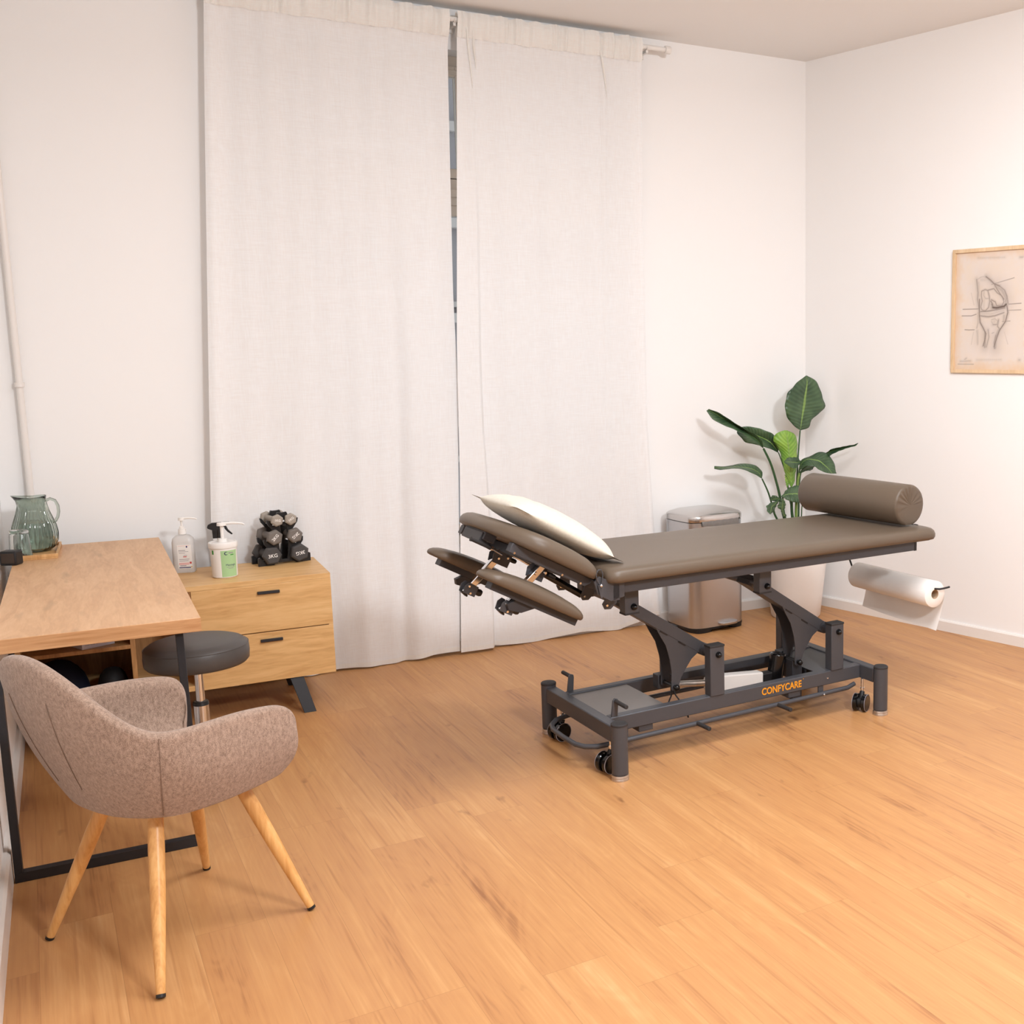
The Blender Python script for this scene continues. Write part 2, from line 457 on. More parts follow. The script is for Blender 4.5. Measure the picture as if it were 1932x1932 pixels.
M['pot'] = pmat('cream_planter', (250, 245, 240), .45, noise_scale=40, var=.015)
M['soil'] = pmat('potting_soil', (58, 42, 30), .95, noise_scale=60, var=.4, bump=1.0)
M['paper'] = pmat('crepe_paper', (246, 241, 236), .9, noise_scale=60, aniso=(1, 22, 1), bump=.4, var=.02)
M['card'] = pmat('cardboard_core', (196, 168, 138), .9, noise_scale=90, var=.08)
M['linen'] = fabric_mat('natural_linen', (206, 197, 180), (224, 216, 201), 420, (1, 1, 1), .3)
M['chair'] = fabric_mat('heather_taupe_fabric', (118, 96, 82), (184, 158, 140), 560, (1.2, 1.2, .6), .6, .35)
M['seam'] = pmat('stitched_seam', (124, 101, 87), .9, noise_scale=400, var=.2)
M['chair_leg'] = wood('beech_leg', (232, 184, 122), (222, 168, 102), (200, 142, 78), scale=(9, 9, .7), seed=7.0, knots=False, rough=.38)
M['bamboo'] = wood('bamboo_tray', (226, 182, 128), (212, 164, 108), (188, 138, 84), scale=(9, 9, 1), seed=9.0, knots=False)
M['rubber'] = pmat('rubber_dark', (48, 45, 45), .7, noise_scale=300, bump=.1)
M['db3'] = pmat('neoprene_charcoal', (70, 67, 66), .65, noise_scale=300, bump=.1)
M['db2'] = pmat('neoprene_grey', (114, 107, 101), .65, noise_scale=300, bump=.1)
M['db1'] = pmat('neoprene_light_grey', (160, 151, 140), .65, noise_scale=300, bump=.1)
M['ink_white'] = pmat('white_print', (235, 232, 228), .6, noise_scale=30, var=.01)
M['orange'] = pmat('orange_print', (224, 148, 32), .45, noise_scale=30, var=.02)
M['frame_wood'] = wood('frame_oak', (238, 212, 178), (232, 202, 164), (218, 186, 146), scale=(6, 6, .8), seed=4.0, knots=False)
M['navy'] = pmat('navy_foam', (14, 24, 48), .75, noise_scale=200, bump=.1)
M['black_foam'] = pmat('black_foam', (22, 20, 20), .7, noise_scale=200, bump=.1)
M['carton'] = pmat('white_carton', (206, 200, 208), .7, noise_scale=60, var=.03)
M['print_dark'] = pmat('dark_print', (52, 44, 60), .7, noise_scale=30, var=.05)
M['print_grey'] = pmat('grey_print', (150, 142, 146), .7, noise_scale=30, var=.05)
M['print_red'] = pmat('red_print', (205, 84, 78), .7, noise_scale=30, var=.05)
M['print_pink'] = pmat('pink_print', (236, 190, 184), .7, noise_scale=30, var=.05)
M['print_navy'] = pmat('navy_print', (46, 42, 96), .6, noise_scale=30, var=.05)
M['print_yellow'] = pmat('yellow_print', (224, 186, 70), .6, noise_scale=30, var=.05)
M['green_label'] = pmat('pale_green_label', (168, 204, 150), .55, noise_scale=30, var=.03)
M['green_dark'] = pmat('leaf_green_print', (58, 142, 58), .55, noise_scale=30, var=.03)
M['bag'] = pmat('grey_bin_bag', (120, 116, 112), .45, noise_scale=90, bump=.6, var=.12)
M['leaf'] = leaf_mat('leaf_green', (40, 66, 42), (80, 106, 72))
M['leaf_young'] = leaf_mat('young_leaf_green', (96, 148, 42), (156, 192, 84), .45)
M['stem'] = pmat('stem_green', (52, 84, 48), .5, noise_scale=40, var=.2)
M['stem_young'] = pmat('stem_pale_green', (120, 146, 72), .5, noise_scale=40, var=.2)

def glass_mat(name, col, rough=.0):
    m, nt, b = mat_new(name)
    b.inputs['Base Color'].default_value = (*col, 1)
    b.inputs['Roughness'].default_value = rough
    b.inputs['Transmission Weight'].default_value = 1.0
    b.inputs['IOR'].default_value = 1.45
    tc = N(nt, 'ShaderNodeTexCoord'); ns = N(nt, 'ShaderNodeTexNoise'); ns.inputs['Scale'].default_value = 18
    nt.links.new(tc.outputs['Object'], ns.inputs['Vector'])
    bp = N(nt, 'ShaderNodeBump'); bp.inputs['Strength'].default_value = .05; bp.inputs['Distance'].default_value = .002
    nt.links.new(ns.outputs['Fac'], bp.inputs['Height']); nt.links.new(bp.outputs[0], b.inputs['Normal'])
    return m
M['green_glass'] = glass_mat('smoky_green_glass', (.60, .67, .615))
M['clear_glass'] = glass_mat('clear_glass', (.97, .98, .97))
M['water'] = glass_mat('water', (.80, .90, .86))
M['clear_bottle'] = pmat('frosted_bottle', (246, 242, 238), .3, trans=.45, ior=1.35, noise_scale=20, var=.01)

# ------------------------------------------------------------------ the room
H = 3.21
XR = 4.0685                                   # back right corner
RD = Vector((0.25496, -0.96695, 0))           # right wall runs this way from the corner
RN = Vector((-0.96695, -0.25496, 0))          # its normal, into the room
LD = Vector((0.02375, -0.99972, 0))           # left wall direction
LN = Vector((0.99972, 0.02375, 0))
YF = -9.2
def rwp(s, off=0.0, z=0.0): return Vector((XR, 0, z)) + RD * s + RN * off
def lwp(s, off=0.0, z=0.0): return Vector((0, 0, z)) + LD * s + LN * off

b = MB(); b.box(-0.6, 7.4, YF - .3, 0.45, -0.12, 0.0); b.build('floor', M['floor'], kind='structure')
b = MB(); b.box(-0.6, 7.4, YF - .3, 0.45, H, H + .15); b.build('ceiling', M['ceiling'], kind='structure')
WX0, WX1, WZ0, WZ1 = 1.16, 2.93, 0.55, 3.02     # window opening
b = MB()
b.box(-0.6, WX0, 0, .42, 0, H); b.box(WX1, 5.2, 0, .42, 0, H)
b.box(WX0, WX1, 0, .42, 0, WZ0); b.box(WX0, WX1, 0, .42, WZ1, H)
b.build('wall_back', M['wall'], kind='structure', flat=True)
def slab(a, c, n, th, z0, z1, name, mat):
    b = MB(); a = Vector(a); c = Vector(c)
    b.prism([(0, 0), (1, 0), (1, 1), (0, 1)],
            lambda s, t: a.lerp(c, s) + Vector((0, 0, z0 + (z1 - z0) * t)),
            lambda s, t: a.lerp(c, s) - n * th + Vector((0, 0, z0 + (z1 - z0) * t)))
    return b.build(name, mat, kind='structure', flat=True)
slab(rwp(0), rwp(9.8), RN, .2, 0, H, 'wall_right', M['wall'])
slab(lwp(0, -.018), lwp(9.4, -.018), LN, .2, 0, H, 'wall_left', M['wall'])
b = MB(); b.box(-.2, 7.0, YF - .2, YF, 0, H); b.build('wall_front', M['wall'], kind='structure', flat=True)
def base(name, a, c, n, h=.062, th=.014):
    a = Vector(a); c = Vector(c); b = MB()
    b.prism([(0, 0), (th, 0), (th, h - .008), (th * .55, h), (0, h)],
            lambda o, z: a + n * o + Vector((0, 0, z)), lambda o, z: c + n * o + Vector((0, 0, z)))
    return b.build(name, M['trim'], kind='structure', ang=20)
base('baseboard_back', (0.0, 0, 0), (XR - .01, 0, 0), Vector((0, -1, 0)))
base('baseboard_right', rwp(0.0), rwp(9.4), RN)
base('baseboard_left', lwp(0.0, -.018), lwp(9.1, -.018), LN, h=.10, th=.018)

# vertical heating pipe in the left corner
b = MB(); b.cyl((.094, -.028, 0.0), (.094, -.028, H), .0135, seg=20)
pipe = tag(b.build('wall_pipe', M['trim']), 'thin white painted pipe rising in the left corner of the room', 'pipe')
b = MB(); b.cyl((.094, -.028, 1.42), (.094, -.028, 1.44), .019, seg=20); b.box(.089, .099, -.028, 0.0, 1.424, 1.436)
b.build('pipe_clip', M['trim'], pipe)

# ------------------------------------------------------------------ window behind the curtains
win = MB()
y0, y1 = .12, .19
def fr(bm, x0, x1, z0, z1, t, ya=y0, yb=y1):
    bm.box(x0, x0 + t, ya, yb, z0, z1); bm.box(x1 - t, x1, ya, yb, z0, z1)
    bm.box(x0 + t, x1 - t, ya, yb, z1 - t, z1); bm.box(x0 + t, x1 - t, ya, yb, z0, z0 + t)
fr(win, WX0, WX1, WZ0, WZ1, .05)
win.box(WX0 + .05, WX1 - .05, .10, .20, 2.29, 2.42)        # transom
win.box(WX0 + .05, WX1 - .05, .085, .20, 2.33, 2.37)
win.box(WX0 + .05, WX1 - .05, .10, .13, 2.925, 2.95)
window = win.build('window_1', M['casing'], bevel=.004, kind='structure')
XM = 2.095
for (xa, xb) in ((WX0 + .05, XM - .0), (XM, WX1 - .05)):
    for (za, zb) in ((WZ0 + .05, 2.29), (2.42, 2.97)):
        s = MB(); fr(s, xa, xb, za, zb, .052, .105, .155)
        sash = s.build('window_sash', M['casing'], window, bevel=.004)
        g = MB(); g.box(xa + .05, xb - .05, .128, .132, za + .05, zb - .05)
        g.build('window_pane', M['glass'], sash, flat=True)
# facade across the street
fac = thing('building', 'grey rendered house front with ledges seen through the curtain gap', 'building', (0, 9.0, 0))
b = MB(); b.box(-6, 14, 0, .6, -8, 9)
b.build('wall', pmat('grey_render', (150, 146, 146), .9, noise_scale=3, var=.06), fac, flat=True)
b = MB()
for k, z in enumerate((-2.0, -1.1, .1, .55, 1.1, 1.9, 2.1, 3.1, 3.55, 4.3, 5.2, 6.1)):
    b.box(-6, 14, -.10 - .05 * (k % 3), 0, z, z + .07 + .05 * (k % 2))
b.build('ledge', pmat('pale_render', (190, 184, 178), .9, noise_scale=3, var=.06), fac, flat=True)
for (x, z) in ((.4, -1), (2.9, -1), (5.4, -1), (7.9, -1), (.4, 2.3), (2.9, 2.3), (5.4, 2.3), (7.9, 2.3), (5.4, 5.4), (2.9, 5.4)):
    b = MB(); b.box(x, x + 1.2, -.02, 0, z, z + 1.7)
    f = b.build('window', pmat('dark_window', (58, 46, 42), .3, noise_scale=3, var=.1), fac, flat=True)
    b = MB(); fr(b, x - .08, x + 1.28, z - .08, z + 1.78, .08, -.07, 0); b.box(x + .57, x + .63, -.05, 0, z, z + 1.7)
    b.build('window_frame', M['trim'], f, flat=True)

# ------------------------------------------------------------------ curtain rod and curtains
rod = thing('curtain_rod', 'white round curtain rod just below the ceiling above the window', 'curtain rod', (0, 0, 0))
RY, RZ = -.088, 3.140
b = MB(); b.cyl((.86, RY, RZ), (3.125, RY, RZ), .0125, seg=20); b.build('pole', M['white_plastic'], rod)
b = MB(); b.cyl((3.118, RY, RZ), (3.152, RY, RZ), .0205, seg=24); b.build('finial', M['white_plastic'], rod, bevel=.004)
b = MB(); b.cyl((.835, RY, RZ), (.865, RY, RZ), .0205, seg=24); b.build('finial', M['white_plastic'], rod, bevel=.004)
for x in (.925, 1.995, 3.012):
    b = MB(); b.box(x - .006, x + .006, RY - .004, -.012, RZ - .030, RZ - .014); b.box(x - .016, x + .016, -.014, 0, RZ - .045, RZ + .035)
    b.tube([(x, RY + .0165 * math.cos(a), RZ + .0165 * math.sin(a)) for a in [PI * (1 + i / 8) for i in range(9)]], .0035, seg=8)
    b.build('bracket', M['white_plastic'], rod)

def interp(tab, z):
    tab = sorted(tab)
    if z <= tab[0][0]: return tab[0][1]
    for (a, va), (c, vc) in zip(tab, tab[1:]):
        if z <= c: return va + (vc - va) * (z - a) / (c - a)
    return tab[-1][1]
def smooth(a, c, x):
    t = min(1, max(0, (x - a) / (c - a))); return t * t * (3 - 2 * t)

def curtain_pt(side, u, z, d=0.0):
    """u 0..1 across, z height; returns point of the cloth, d = shift towards the room"""
    if side == 'L':
        xl = interp([(0, .80), (.8, .775), (1.7, .825), (2.63, .878), (3.07, .905), (3.2, .915)], z)
        xr = interp([(0, 1.885), (1.4, 1.938), (1.83, 1.934), (2.24, 1.943), (2.84, 1.957), (3.2, 1.968)], z)
    else:
        xl = interp([(0, 1.886), (.93, 1.921), (1.59, 1.935), (2.24, 1.964), (2.84, 1.991), (3.2, 2.008)], z)
        xr = interp([(0, 3.05), (1.15, 2.985), (2.3, 2.973), (3.2, 2.976)], z)
    x = xl + (xr - xl) * u
    k = 1 - smooth(0, 3.1, z)          # folds deepen towards the hem
    if side == 'L':
        y = -.075
        for (c, wd, a_t, a_b) in ((.02, .03, .016, .022), (.10, .05, -.008, .014), (.24, .05, .007, -.012), (.33, .035, -.006, .016), (.47, .06, .006, -.014), (.60, .045, -.006, .018), (.735, .03, .006, -.02), (.80, .05, .004, .020), (.93, .05, -.012, .004)):
            y -= (a_t * (1 - k) + a_b * k) * math.exp(-((u - c - .03 * k * math.sin(c * 9)) / wd) ** 2)
        y += .003 * math.sin(u * 60 + z) * (1 - .5 * k)
    else:
        us = interp([(0, .158), (.65, .148), (1.2, .122), (2.24, .108), (3.17, .062)], z)      # edge of the front strip
        y = -.098 + (.046 * k + .012) * smooth(us - .012, us + .012, u)
        for (c, wd, a_t, a_b) in ((.26, .05, .008, .018), (.42, .04, -.006, -.006), (.52, .06, .004, .014), (.68, .05, .010, -.004), (.78, .02, .012, .010), (.90, .04, -.006, .012), (.985, .02, .012, .016)):
            y -= (a_t * (1 - k) + a_b * k) * math.exp(-((u - c) / wd) ** 2)
        y += .0025 * math.sin(u * 55 + 2 * z) * (1 - .5 * k)
    if z > 3.02:                        # gathered along the rod pocket
        q = smooth(3.02, 3.10, z)
        y = y * (1 - q) + (RY - .017 + .006 * math.sin(u * 75) + .004 * math.sin(u * 141 + 1)) * q
    return Vector((x, y - d, z))

def curtain(side, label):
    t = thing('curtain', label, 'curtain', (0, 0, 0), group='white sheer curtains at the window')
    nu = 150
    def hem(u):
        if side == 'L': return .008 + .012 * smooth(.7, 1, u) + .004 * math.sin(u * 16)
        return .016 - .006 * smooth(.16, .2, u) + .01 * math.sin(u * 14) * smooth(.2, .4, u) + .040 * smooth(.72, 1, u)
    zs = [0, .03] + [i * .05 for i in range(1, 61)] + [3.02, 3.05, 3.08]
    rows = []
    for i, z in enumerate(zs):
        rows.append([curtain_pt(side, j / nu, max(z + .0, 0)) + Vector((0, 0, hem(j / nu) * (1 - smooth(0, .4, z)))) for j in range(nu + 1)])
    b = MB(); b.grid(rows); b.build('cloth', M['curtain'], t)
    # doubled hem at the foot
    b = MB(); b.grid([[curtain_pt(side, j / nu, max(z, 0), .0022) + Vector((0, 0, hem(j / nu))) for j in range(nu + 1)] for z in (0, .012, .024)])
    b.build('hem', M['heading'], t)
    # rod pocket heading: wraps the rod, with a small ruffle above
    nh = 260
    prof = []
    for (dz, dy) in ((3.058, .0), (3.075, -.002), (3.10, -.003), (3.125, -.008), (3.14, -.012), (3.155, -.008), (3.166, -.003), (3.176, 0.0)):
        prof.append((dz, dy))
    rows = []
    for dz, dy in prof:
        row = []
        for j in range(nh + 1):
            u = j / nh; p = curtain_pt(side, u, dz)
            p.y = p.y + dy - .004 - .003 * math.sin(u * 190 + 3 * math.sin(u * 23))
            p.z += .004 * math.sin(u * 63 + dz * 20) * smooth(3.15, 3.18, dz) - .003 * math.sin(u * 40) * (1 - smooth(3.05, 3.07, dz))
            row.append(p)
        rows.append(row)
    b = MB(); b.grid(rows)
    bk = [[Vector((p.x, RY + .018 + (RY - .0 - p.y) * .1, p.z)) for p in r] for r in (rows[0], rows[4], rows[-1])]
    b.grid(bk)
    b.build('heading', M['heading'], t)
    if side == 'R':                    # two pinched folds at the inner top corner
        for (xa, xb, za, zb) in ((2.030, 2.070, 3.160, 2.83), (2.062, 2.088, 3.150, 2.92), (2.735, 2.775, 3.14, 2.86)):
            pts = []
            for i in range(9):
                s = i / 8; x = xa + (xb - xa) * s; z = za + (zb - za) * s
                u = (x - 1.99) / .985
                pts.append(curtain_pt('R', u, z, .003))
            b = MB(); b.tube(pts, [.001 + .006 * math.sin(PI * min(1, (i + 1) / 9)) for i in range(9)], seg=8)
            b.build('fold', M['heading'], t)
    return t
curtain('L', 'wide white sheer curtain left of the gap, hanging behind the sideboard')
curtain('R', 'white sheer curtain right of the gap, hanging behind the head of the couch')

# ------------------------------------------------------------------ framed knee print on the right wall
pic = thing('framed_print', 'framed sepia anatomical drawing of a knee joint on the right wall', 'picture', tuple(rwp(1.067, 0, 0)), math.atan2(RD.y, RD.x))
PW, PH, PT, PZ = .50, .644, .016, 2.073        # local x along the wall, -y is into the wall, z up
sgn = 1 if (Matrix.Rotation(math.atan2(RD.y, RD.x), 3, 'Z') @ Vector((0, 1, 0))).dot(RN) > 0 else -1
def pbx(bm, x0, x1, d0, d1, z0, z1): bm.box(x0, x1, min(sgn * d0, sgn * d1), max(sgn * d0, sgn * d1), z0, z1)
b = MB(); fw = .0185
pbx(b, 0, PW, .001, PT, PZ - fw, PZ); pbx(b, 0, PW, .001, PT, PZ - PH, PZ - PH + fw)
pbx(b, 0, fw, .001, PT, PZ - PH + fw, PZ - fw); pbx(b, PW - fw, PW, .001, PT, PZ - PH + fw, PZ - fw)
b.build('frame', M['frame_wood'], pic, bevel=.0015)
KNEE = [[[[0.1471,0.1594],[0.1521,0.1935],[0.157,0.2276],[0.1555,0.2614],[0.1635,0.2955],[0.1694,0.3295]],0.0077,0.45],[[[0.1496,0.1595],[0.1744,0.1479],[0.2041,0.1449]],0.0034,0.3],[[[0.2041,0.147],[0.2338,0.1672],[0.2536,0.1847],[0.2882,0.1985]],0.0077,0.6],[[[0.2882,0.1985],[0.318,0.2203],[0.3328,0.2498],[0.3402,0.2872]],0.0067,0.5],[[[0.2536,0.1847],[0.2734,0.2146],[0.2932,0.2403],[0.3155,0.2659]],0.0067,0.55],[[[0.1793,0.2199],[0.1991,0.213],[0.2164,0.2169],[0.2263,0.2466],[0.2298,0.2761],[0.2239,0.3053],[0.2041,0.3217],[0.1843,0.3171],[0.1758,0.3021],[0.1843,0.2707],[0.1783,0.2452],[0.1793,0.2199]],0.0029,0.6],[[[0.2164,0.2169],[0.2536,0.2098],[0.2734,0.2313],[0.3031,0.2489],[0.3155,0.2783],[0.3031,0.2988],[0.2734,0.2981],[0.2635,0.277],[0.2387,0.2659]],0.0029,0.65],[[[0.2363,0.2721],[0.2486,0.2891],[0.2462,0.3058]],0.0058,0.6],[[[0.2511,0.3059],[0.2734,0.3085],[0.318,0.3012],[0.3288,0.2919]],0.0096,0.95],[[[0.1942,0.2204],[0.1917,0.2414],[0.2041,0.2586],[0.2214,0.2591]],0.0034,0.35],[[[0.1744,0.3253],[0.2239,0.323],[0.2734,0.3169],[0.3229,0.3096]],0.0034,0.7],[[[0.1744,0.3465],[0.2239,0.3524],[0.2635,0.348],[0.318,0.3331]],0.0034,0.65],[[[0.1793,0.336],[0.2387,0.3383],[0.318,0.324]],0.0029,0.3],[[[0.1669,0.2618],[0.1669,0.304],[0.1694,0.3464],[0.1744,0.3803],[0.1942,0.41],[0.2115,0.4396],[0.2051,0.4732],[0.1966,0.5027]],0.0043,0.75],[[[0.1605,0.3293],[0.162,0.3801],[0.1546,0.4097]],0.0029,0.4],[[[0.3338,0.2995],[0.3402,0.3327],[0.3279,0.3781],[0.2932,0.4234],[0.2783,0.4608],[0.2635,0.5067]],0.0053,0.7],[[[0.2932,0.4151],[0.2808,0.4025],[0.2858,0.3692]],0.0058,0.5],[[[0.2734,0.4483],[0.2635,0.4858],[0.266,0.5151]],0.0087,0.5],[[[0.2239,0.4187],[0.2298,0.4565],[0.2164,0.509]],0.0058,0.45],[[[0.1546,0.4224],[0.162,0.4563],[0.162,0.4944]],0.0043,0.3],[[[0.2437,0.3686],[0.2635,0.3626],[0.2808,0.3754],[0.2734,0.394],[0.2536,0.3917],[0.2437,0.377]],0.0029,0.35],[[[0.2536,0.393],[0.2759,0.3932]],0.0048,0.5],[[[0.2486,0.4377],[0.261,0.4336]],0.0029,0.4],[[[0.318,0.2244],[0.3328,0.2581],[0.3229,0.2785]],0.0043,0.5],[[[0.1149,0.2262],[0.1347,0.2906]],0.0014,0.2],[[[0.3229,0.4319],[0.3452,0.4941]],0.0014,0.2],[[[0.1347,0.4307],[0.1224,0.4944]],0.0014,0.2],[[[0.0654,0.3103],[0.162,0.3107]],0.0013,0.6],[[[0.0605,0.3445],[0.1199,0.3455],[0.1496,0.3376]],0.0013,0.6],[[[0.0803,0.4167],[0.105,0.4186],[0.1397,0.418]],0.0013,0.6],[[[0.2387,0.1883],[0.3724,0.1603]],0.0013,0.5],[[[0.3427,0.2914],[0.417,0.2891]],0.0013,0.6],[[[0.3427,0.3224],[0.417,0.3219]],0.0013,0.5],[[[0.308,0.3778],[0.3551,0.3764]],0.0013,0.5],[[[0.0407,0.5977],[0.1397,0.5979]],0.0013,0.4],[[[0.0555,0.5829],[0.1199,0.5804]],0.0034,0.3],[[[0.0828,0.5736],[0.0941,0.5662]],0.0024,0.35],[[[0.1521,0.0494],[0.1585,0.0498]],0.0034,0.22],[[[0.164,0.0499],[0.1704,0.0502]],0.0034,0.22],[[[0.1758,0.0503],[0.1823,0.0507]],0.0034,0.22],[[[0.1877,0.0508],[0.1942,0.0512]],0.0034,0.22],[[[0.1996,0.0512],[0.206,0.0516]],0.0034,0.22],[[[0.2115,0.0517],[0.2179,0.0521]],0.0034,0.22],[[[0.2234,0.0521],[0.2298,0.0525]],0.0034,0.22],[[[0.2353,0.0526],[0.2417,0.0529]],0.0034,0.22],[[[0.2471,0.053],[0.2536,0.0534]],0.0034,0.22],[[[0.259,0.0535],[0.2655,0.0538]],0.0034,0.22],[[[0.2709,0.0539],[0.2773,0.0543]],0.0034,0.22],[[[0.2828,0.0544],[0.2892,0.0547]],0.0034,0.22],[[[0.2947,0.0548],[0.3011,0.0552]],0.0034,0.22],[[[0.3066,0.0553],[0.313,0.0556]],0.0034,0.22],[[[0.1585,0.5748],[0.165,0.5747]],0.0034,0.2],[[[0.1704,0.5747],[0.1768,0.5746]],0.0034,0.2],[[[0.1823,0.5745],[0.1887,0.5744]],0.0034,0.2],[[[0.1942,0.5744],[0.2006,0.5743]],0.0034,0.2],[[[0.206,0.5742],[0.2125,0.5742]],0.0034,0.2],[[[0.2179,0.5741],[0.2244,0.574]],0.0034,0.2],[[[0.2298,0.574],[0.2363,0.5739]],0.0034,0.2],[[[0.2417,0.5738],[0.2481,0.5737]],0.0034,0.2],[[[0.2536,0.5737],[0.26,0.5736]],0.0034,0.2],[[[0.2655,0.5735],[0.2719,0.5735]],0.0034,0.2],[[[0.2773,0.5734],[0.2838,0.5733]],0.0034,0.2],[[[0.2892,0.5733],[0.2957,0.5732]],0.0034,0.2],[[[0.3011,0.5731],[0.3076,0.5731]],0.0034,0.2],[[[0.157,0.1768],[0.162,0.2447]],0.0202,0.22],[[[0.1744,0.1606],[0.214,0.1622],[0.2486,0.1971]],0.0241,0.16],[[[0.2635,0.1976],[0.3031,0.2198],[0.3279,0.2621],[0.3328,0.2912]],0.025,0.34],[[[0.214,0.1538],[0.2486,0.1845]],0.0144,0.35],[[[0.1669,0.3463],[0.1744,0.3803],[0.1942,0.4184]],0.0164,0.25],[[[0.2065,0.4312],[0.2065,0.5069]],0.0164,0.42],[[[0.2932,0.4192],[0.2734,0.4566],[0.2684,0.5109]],0.0212,0.38],[[[0.318,0.3489],[0.318,0.3821]],0.0164,0.3],[[[0.2635,0.3731],[0.2536,0.3938]],0.0289,0.16],[[[0.1595,0.4224],[0.162,0.4859]],0.0173,0.18],[[[0.2437,0.289],[0.2536,0.306],[0.313,0.3032]],0.0144,0.5],[[[0.1942,0.2288],[0.1942,0.3047]],0.0193,0.14],[[[0.4021,0.0601],[0.419,0.0601]],0.0039,0.35],[[[0.412,0.5739],[0.419,0.5743]],0.0039,0.35]]
nx, nz = 200, 250
x0_, x1_, z0_, z1_ = fw - .001, PW - fw + .001, PZ - PH + fw - .001, PZ - fw + .001
ink = [[0.0] * (nx + 1) for _ in range(nz + 1)]
dx = (x1_ - x0_) / nx; dz_ = (z1_ - z0_) / nz
for pts, wd, st in KNEE:
    for (ax, aw), (cx_, cw) in zip(pts, pts[1:]):
        az, cz = PZ - aw, PZ - cw
        rr = wd * 4.2 + 2 * dx
        i0 = max(0, int((min(ax, cx_) - rr - x0_) / dx)); i1 = min(nx, int((max(ax, cx_) + rr - x0_) / dx) + 1)
        k0 = max(0, int((min(az, cz) - rr - z0_) / dz_)); k1 = min(nz, int((max(az, cz) + rr - z0_) / dz_) + 1)
        L2 = (cx_ - ax) ** 2 + (cz - az) ** 2 + 1e-12
        for k in range(k0, k1 + 1):
            z = z0_ + k * dz_
            for i in range(i0, i1 + 1):
                x = x0_ + i * dx
                t = max(0, min(1, ((x - ax) * (cx_ - ax) + (z - az) * (cz - az)) / L2))
                d = math.hypot(x - ax - t * (cx_ - ax), z - az - t * (cz - az))
                v = st * max(math.exp(-(d / max(wd * .62, dx * .9)) ** 2), .42 * math.exp(-(d / (wd * 1.9 + dx)) ** 2) if wd > .0022 else 0)
                if v > ink[k][i]: ink[k][i] = v
b = MB(); b.grid([[Vector((x0_ + i * dx, sgn * .0065, z0_ + k * dz_)) for i in range(nx + 1)] for k in range(nz + 1)])
me_paper_mat, nt, pb_ = mat_new('aged_print_paper')
at = N(nt, 'ShaderNodeAttribute', attribute_name='ink'); nt.links.new(at.outputs['Color'], pb_.inputs['Base Color']); pb_.inputs['Roughness'].default_value = .8
paper = b.build('print', me_paper_mat, pic, flat=True)
ca = paper.data.color_attributes.new('ink', 'FLOAT_COLOR', 'POINT')
pl, pm, pd, po = Vector(lin((228, 212, 195))), Vector(lin((226, 214, 205))), Vector(lin((92, 74, 66))), Vector(lin((224, 194, 164)))
for v, c in zip(paper.data.vertices, ca.data):
    x, z = v.co.x, v.co.z
    i = min(nx, max(0, round((x - x0_) / dx))); k = min(nz, max(0, round((z - z0_) / dz_)))
    e = min(x - x0_, x1_ - x, z - z0_, z1_ - z)
    n_ = noise.noise(Vector((x * 14, z * 14, 3.1))) * .5 + noise.noise(Vector((x * 60, z * 60, 7.7))) * .25
    col = pm.lerp(pl, max(0, min(1, .35 + n_)))
    col = col.lerp(po, max(0, min(1, .85 - e * 17 + n_ * .6)))
    halo = math.exp(-((x - .215) / .085) ** 2 - ((z - 1.74) / .16) ** 2)
    col = col.lerp(pd, min(.92, ink[k][i] * 1.3) ) * (1 - .06 * halo)
    c.color = (col.x, col.y, col.z, 1)
b = MB(); pbx(b, fw - .001, PW - fw + .001, .002, .006, PZ - PH + fw - .001, PZ - fw + .001); b.build('backing', M['card'], pic, flat=True)

# ------------------------------------------------------------------ desk
DT = .75; TH = .044
desk = thing('desk', 'oak topped desk on black steel frame legs along the left wall', 'desk', (0.06, -1.90, 0))
def dl(x, y): return (x - .06, y + 1.90)
x0, x1, yA, yB = 0.012, .535, 0.0, 1.758
b = MB(); b.prism([(x0 - .02, yA), (x1, yA - .006), (x1 - .037, yB), (x0 - .04, yB + .012)], lambda x, y: Vector((x, y, DT - TH)), lambda x, y: Vector((x, y, DT)))
b.build('desk_top', M['desk'], desk, bevel=.0018)
b = MB(); b.prism([(x0 - .02, -.0012), (x1, -.0072), (x1, -.0005), (x0 - .02, 0.0055)], lambda x, y: Vector((x, y, DT - TH + .0015)), lambda x, y: Vector((x, y, DT - .0015)))
b.build('edge_band', M['desk_edge'], desk)
for yy in (.040, 1.742):
    b = MB()
    t = .030; yw = .030 if yy < 1 else .018
    fx0, fx1 = -.012, .497                      # feet
    b.box(fx0, fx1, yy - yw / 2, yy + yw / 2, 0, t)
    b.box(fx0, .49, yy - yw / 2, yy + yw / 2, DT - TH - .004, DT - TH)
    b.prism([(fx0, t), (fx0 + .022, t), (fx0 + .020, DT - TH), (fx0, DT - TH)], lambda x, z: Vector((x, yy - yw / 2, z)), lambda x, z: Vector((x, yy + yw / 2, z)))
    b.prism([(fx1 - .022, t), (fx1, t), (.485, DT - TH), (.463, DT - TH)], lambda x, z: Vector((x, yy - yw / 2, z)), lambda x, z: Vector((x, yy + yw / 2, z)))
    b.build('leg_frame', M['black_metal'], desk, bevel=.0015)
b = MB(); b.box(.20, .23, .12, 1.685, DT - TH - .010, DT - TH); b.build('crossbar', M['black_metal'], desk, bevel=.002)

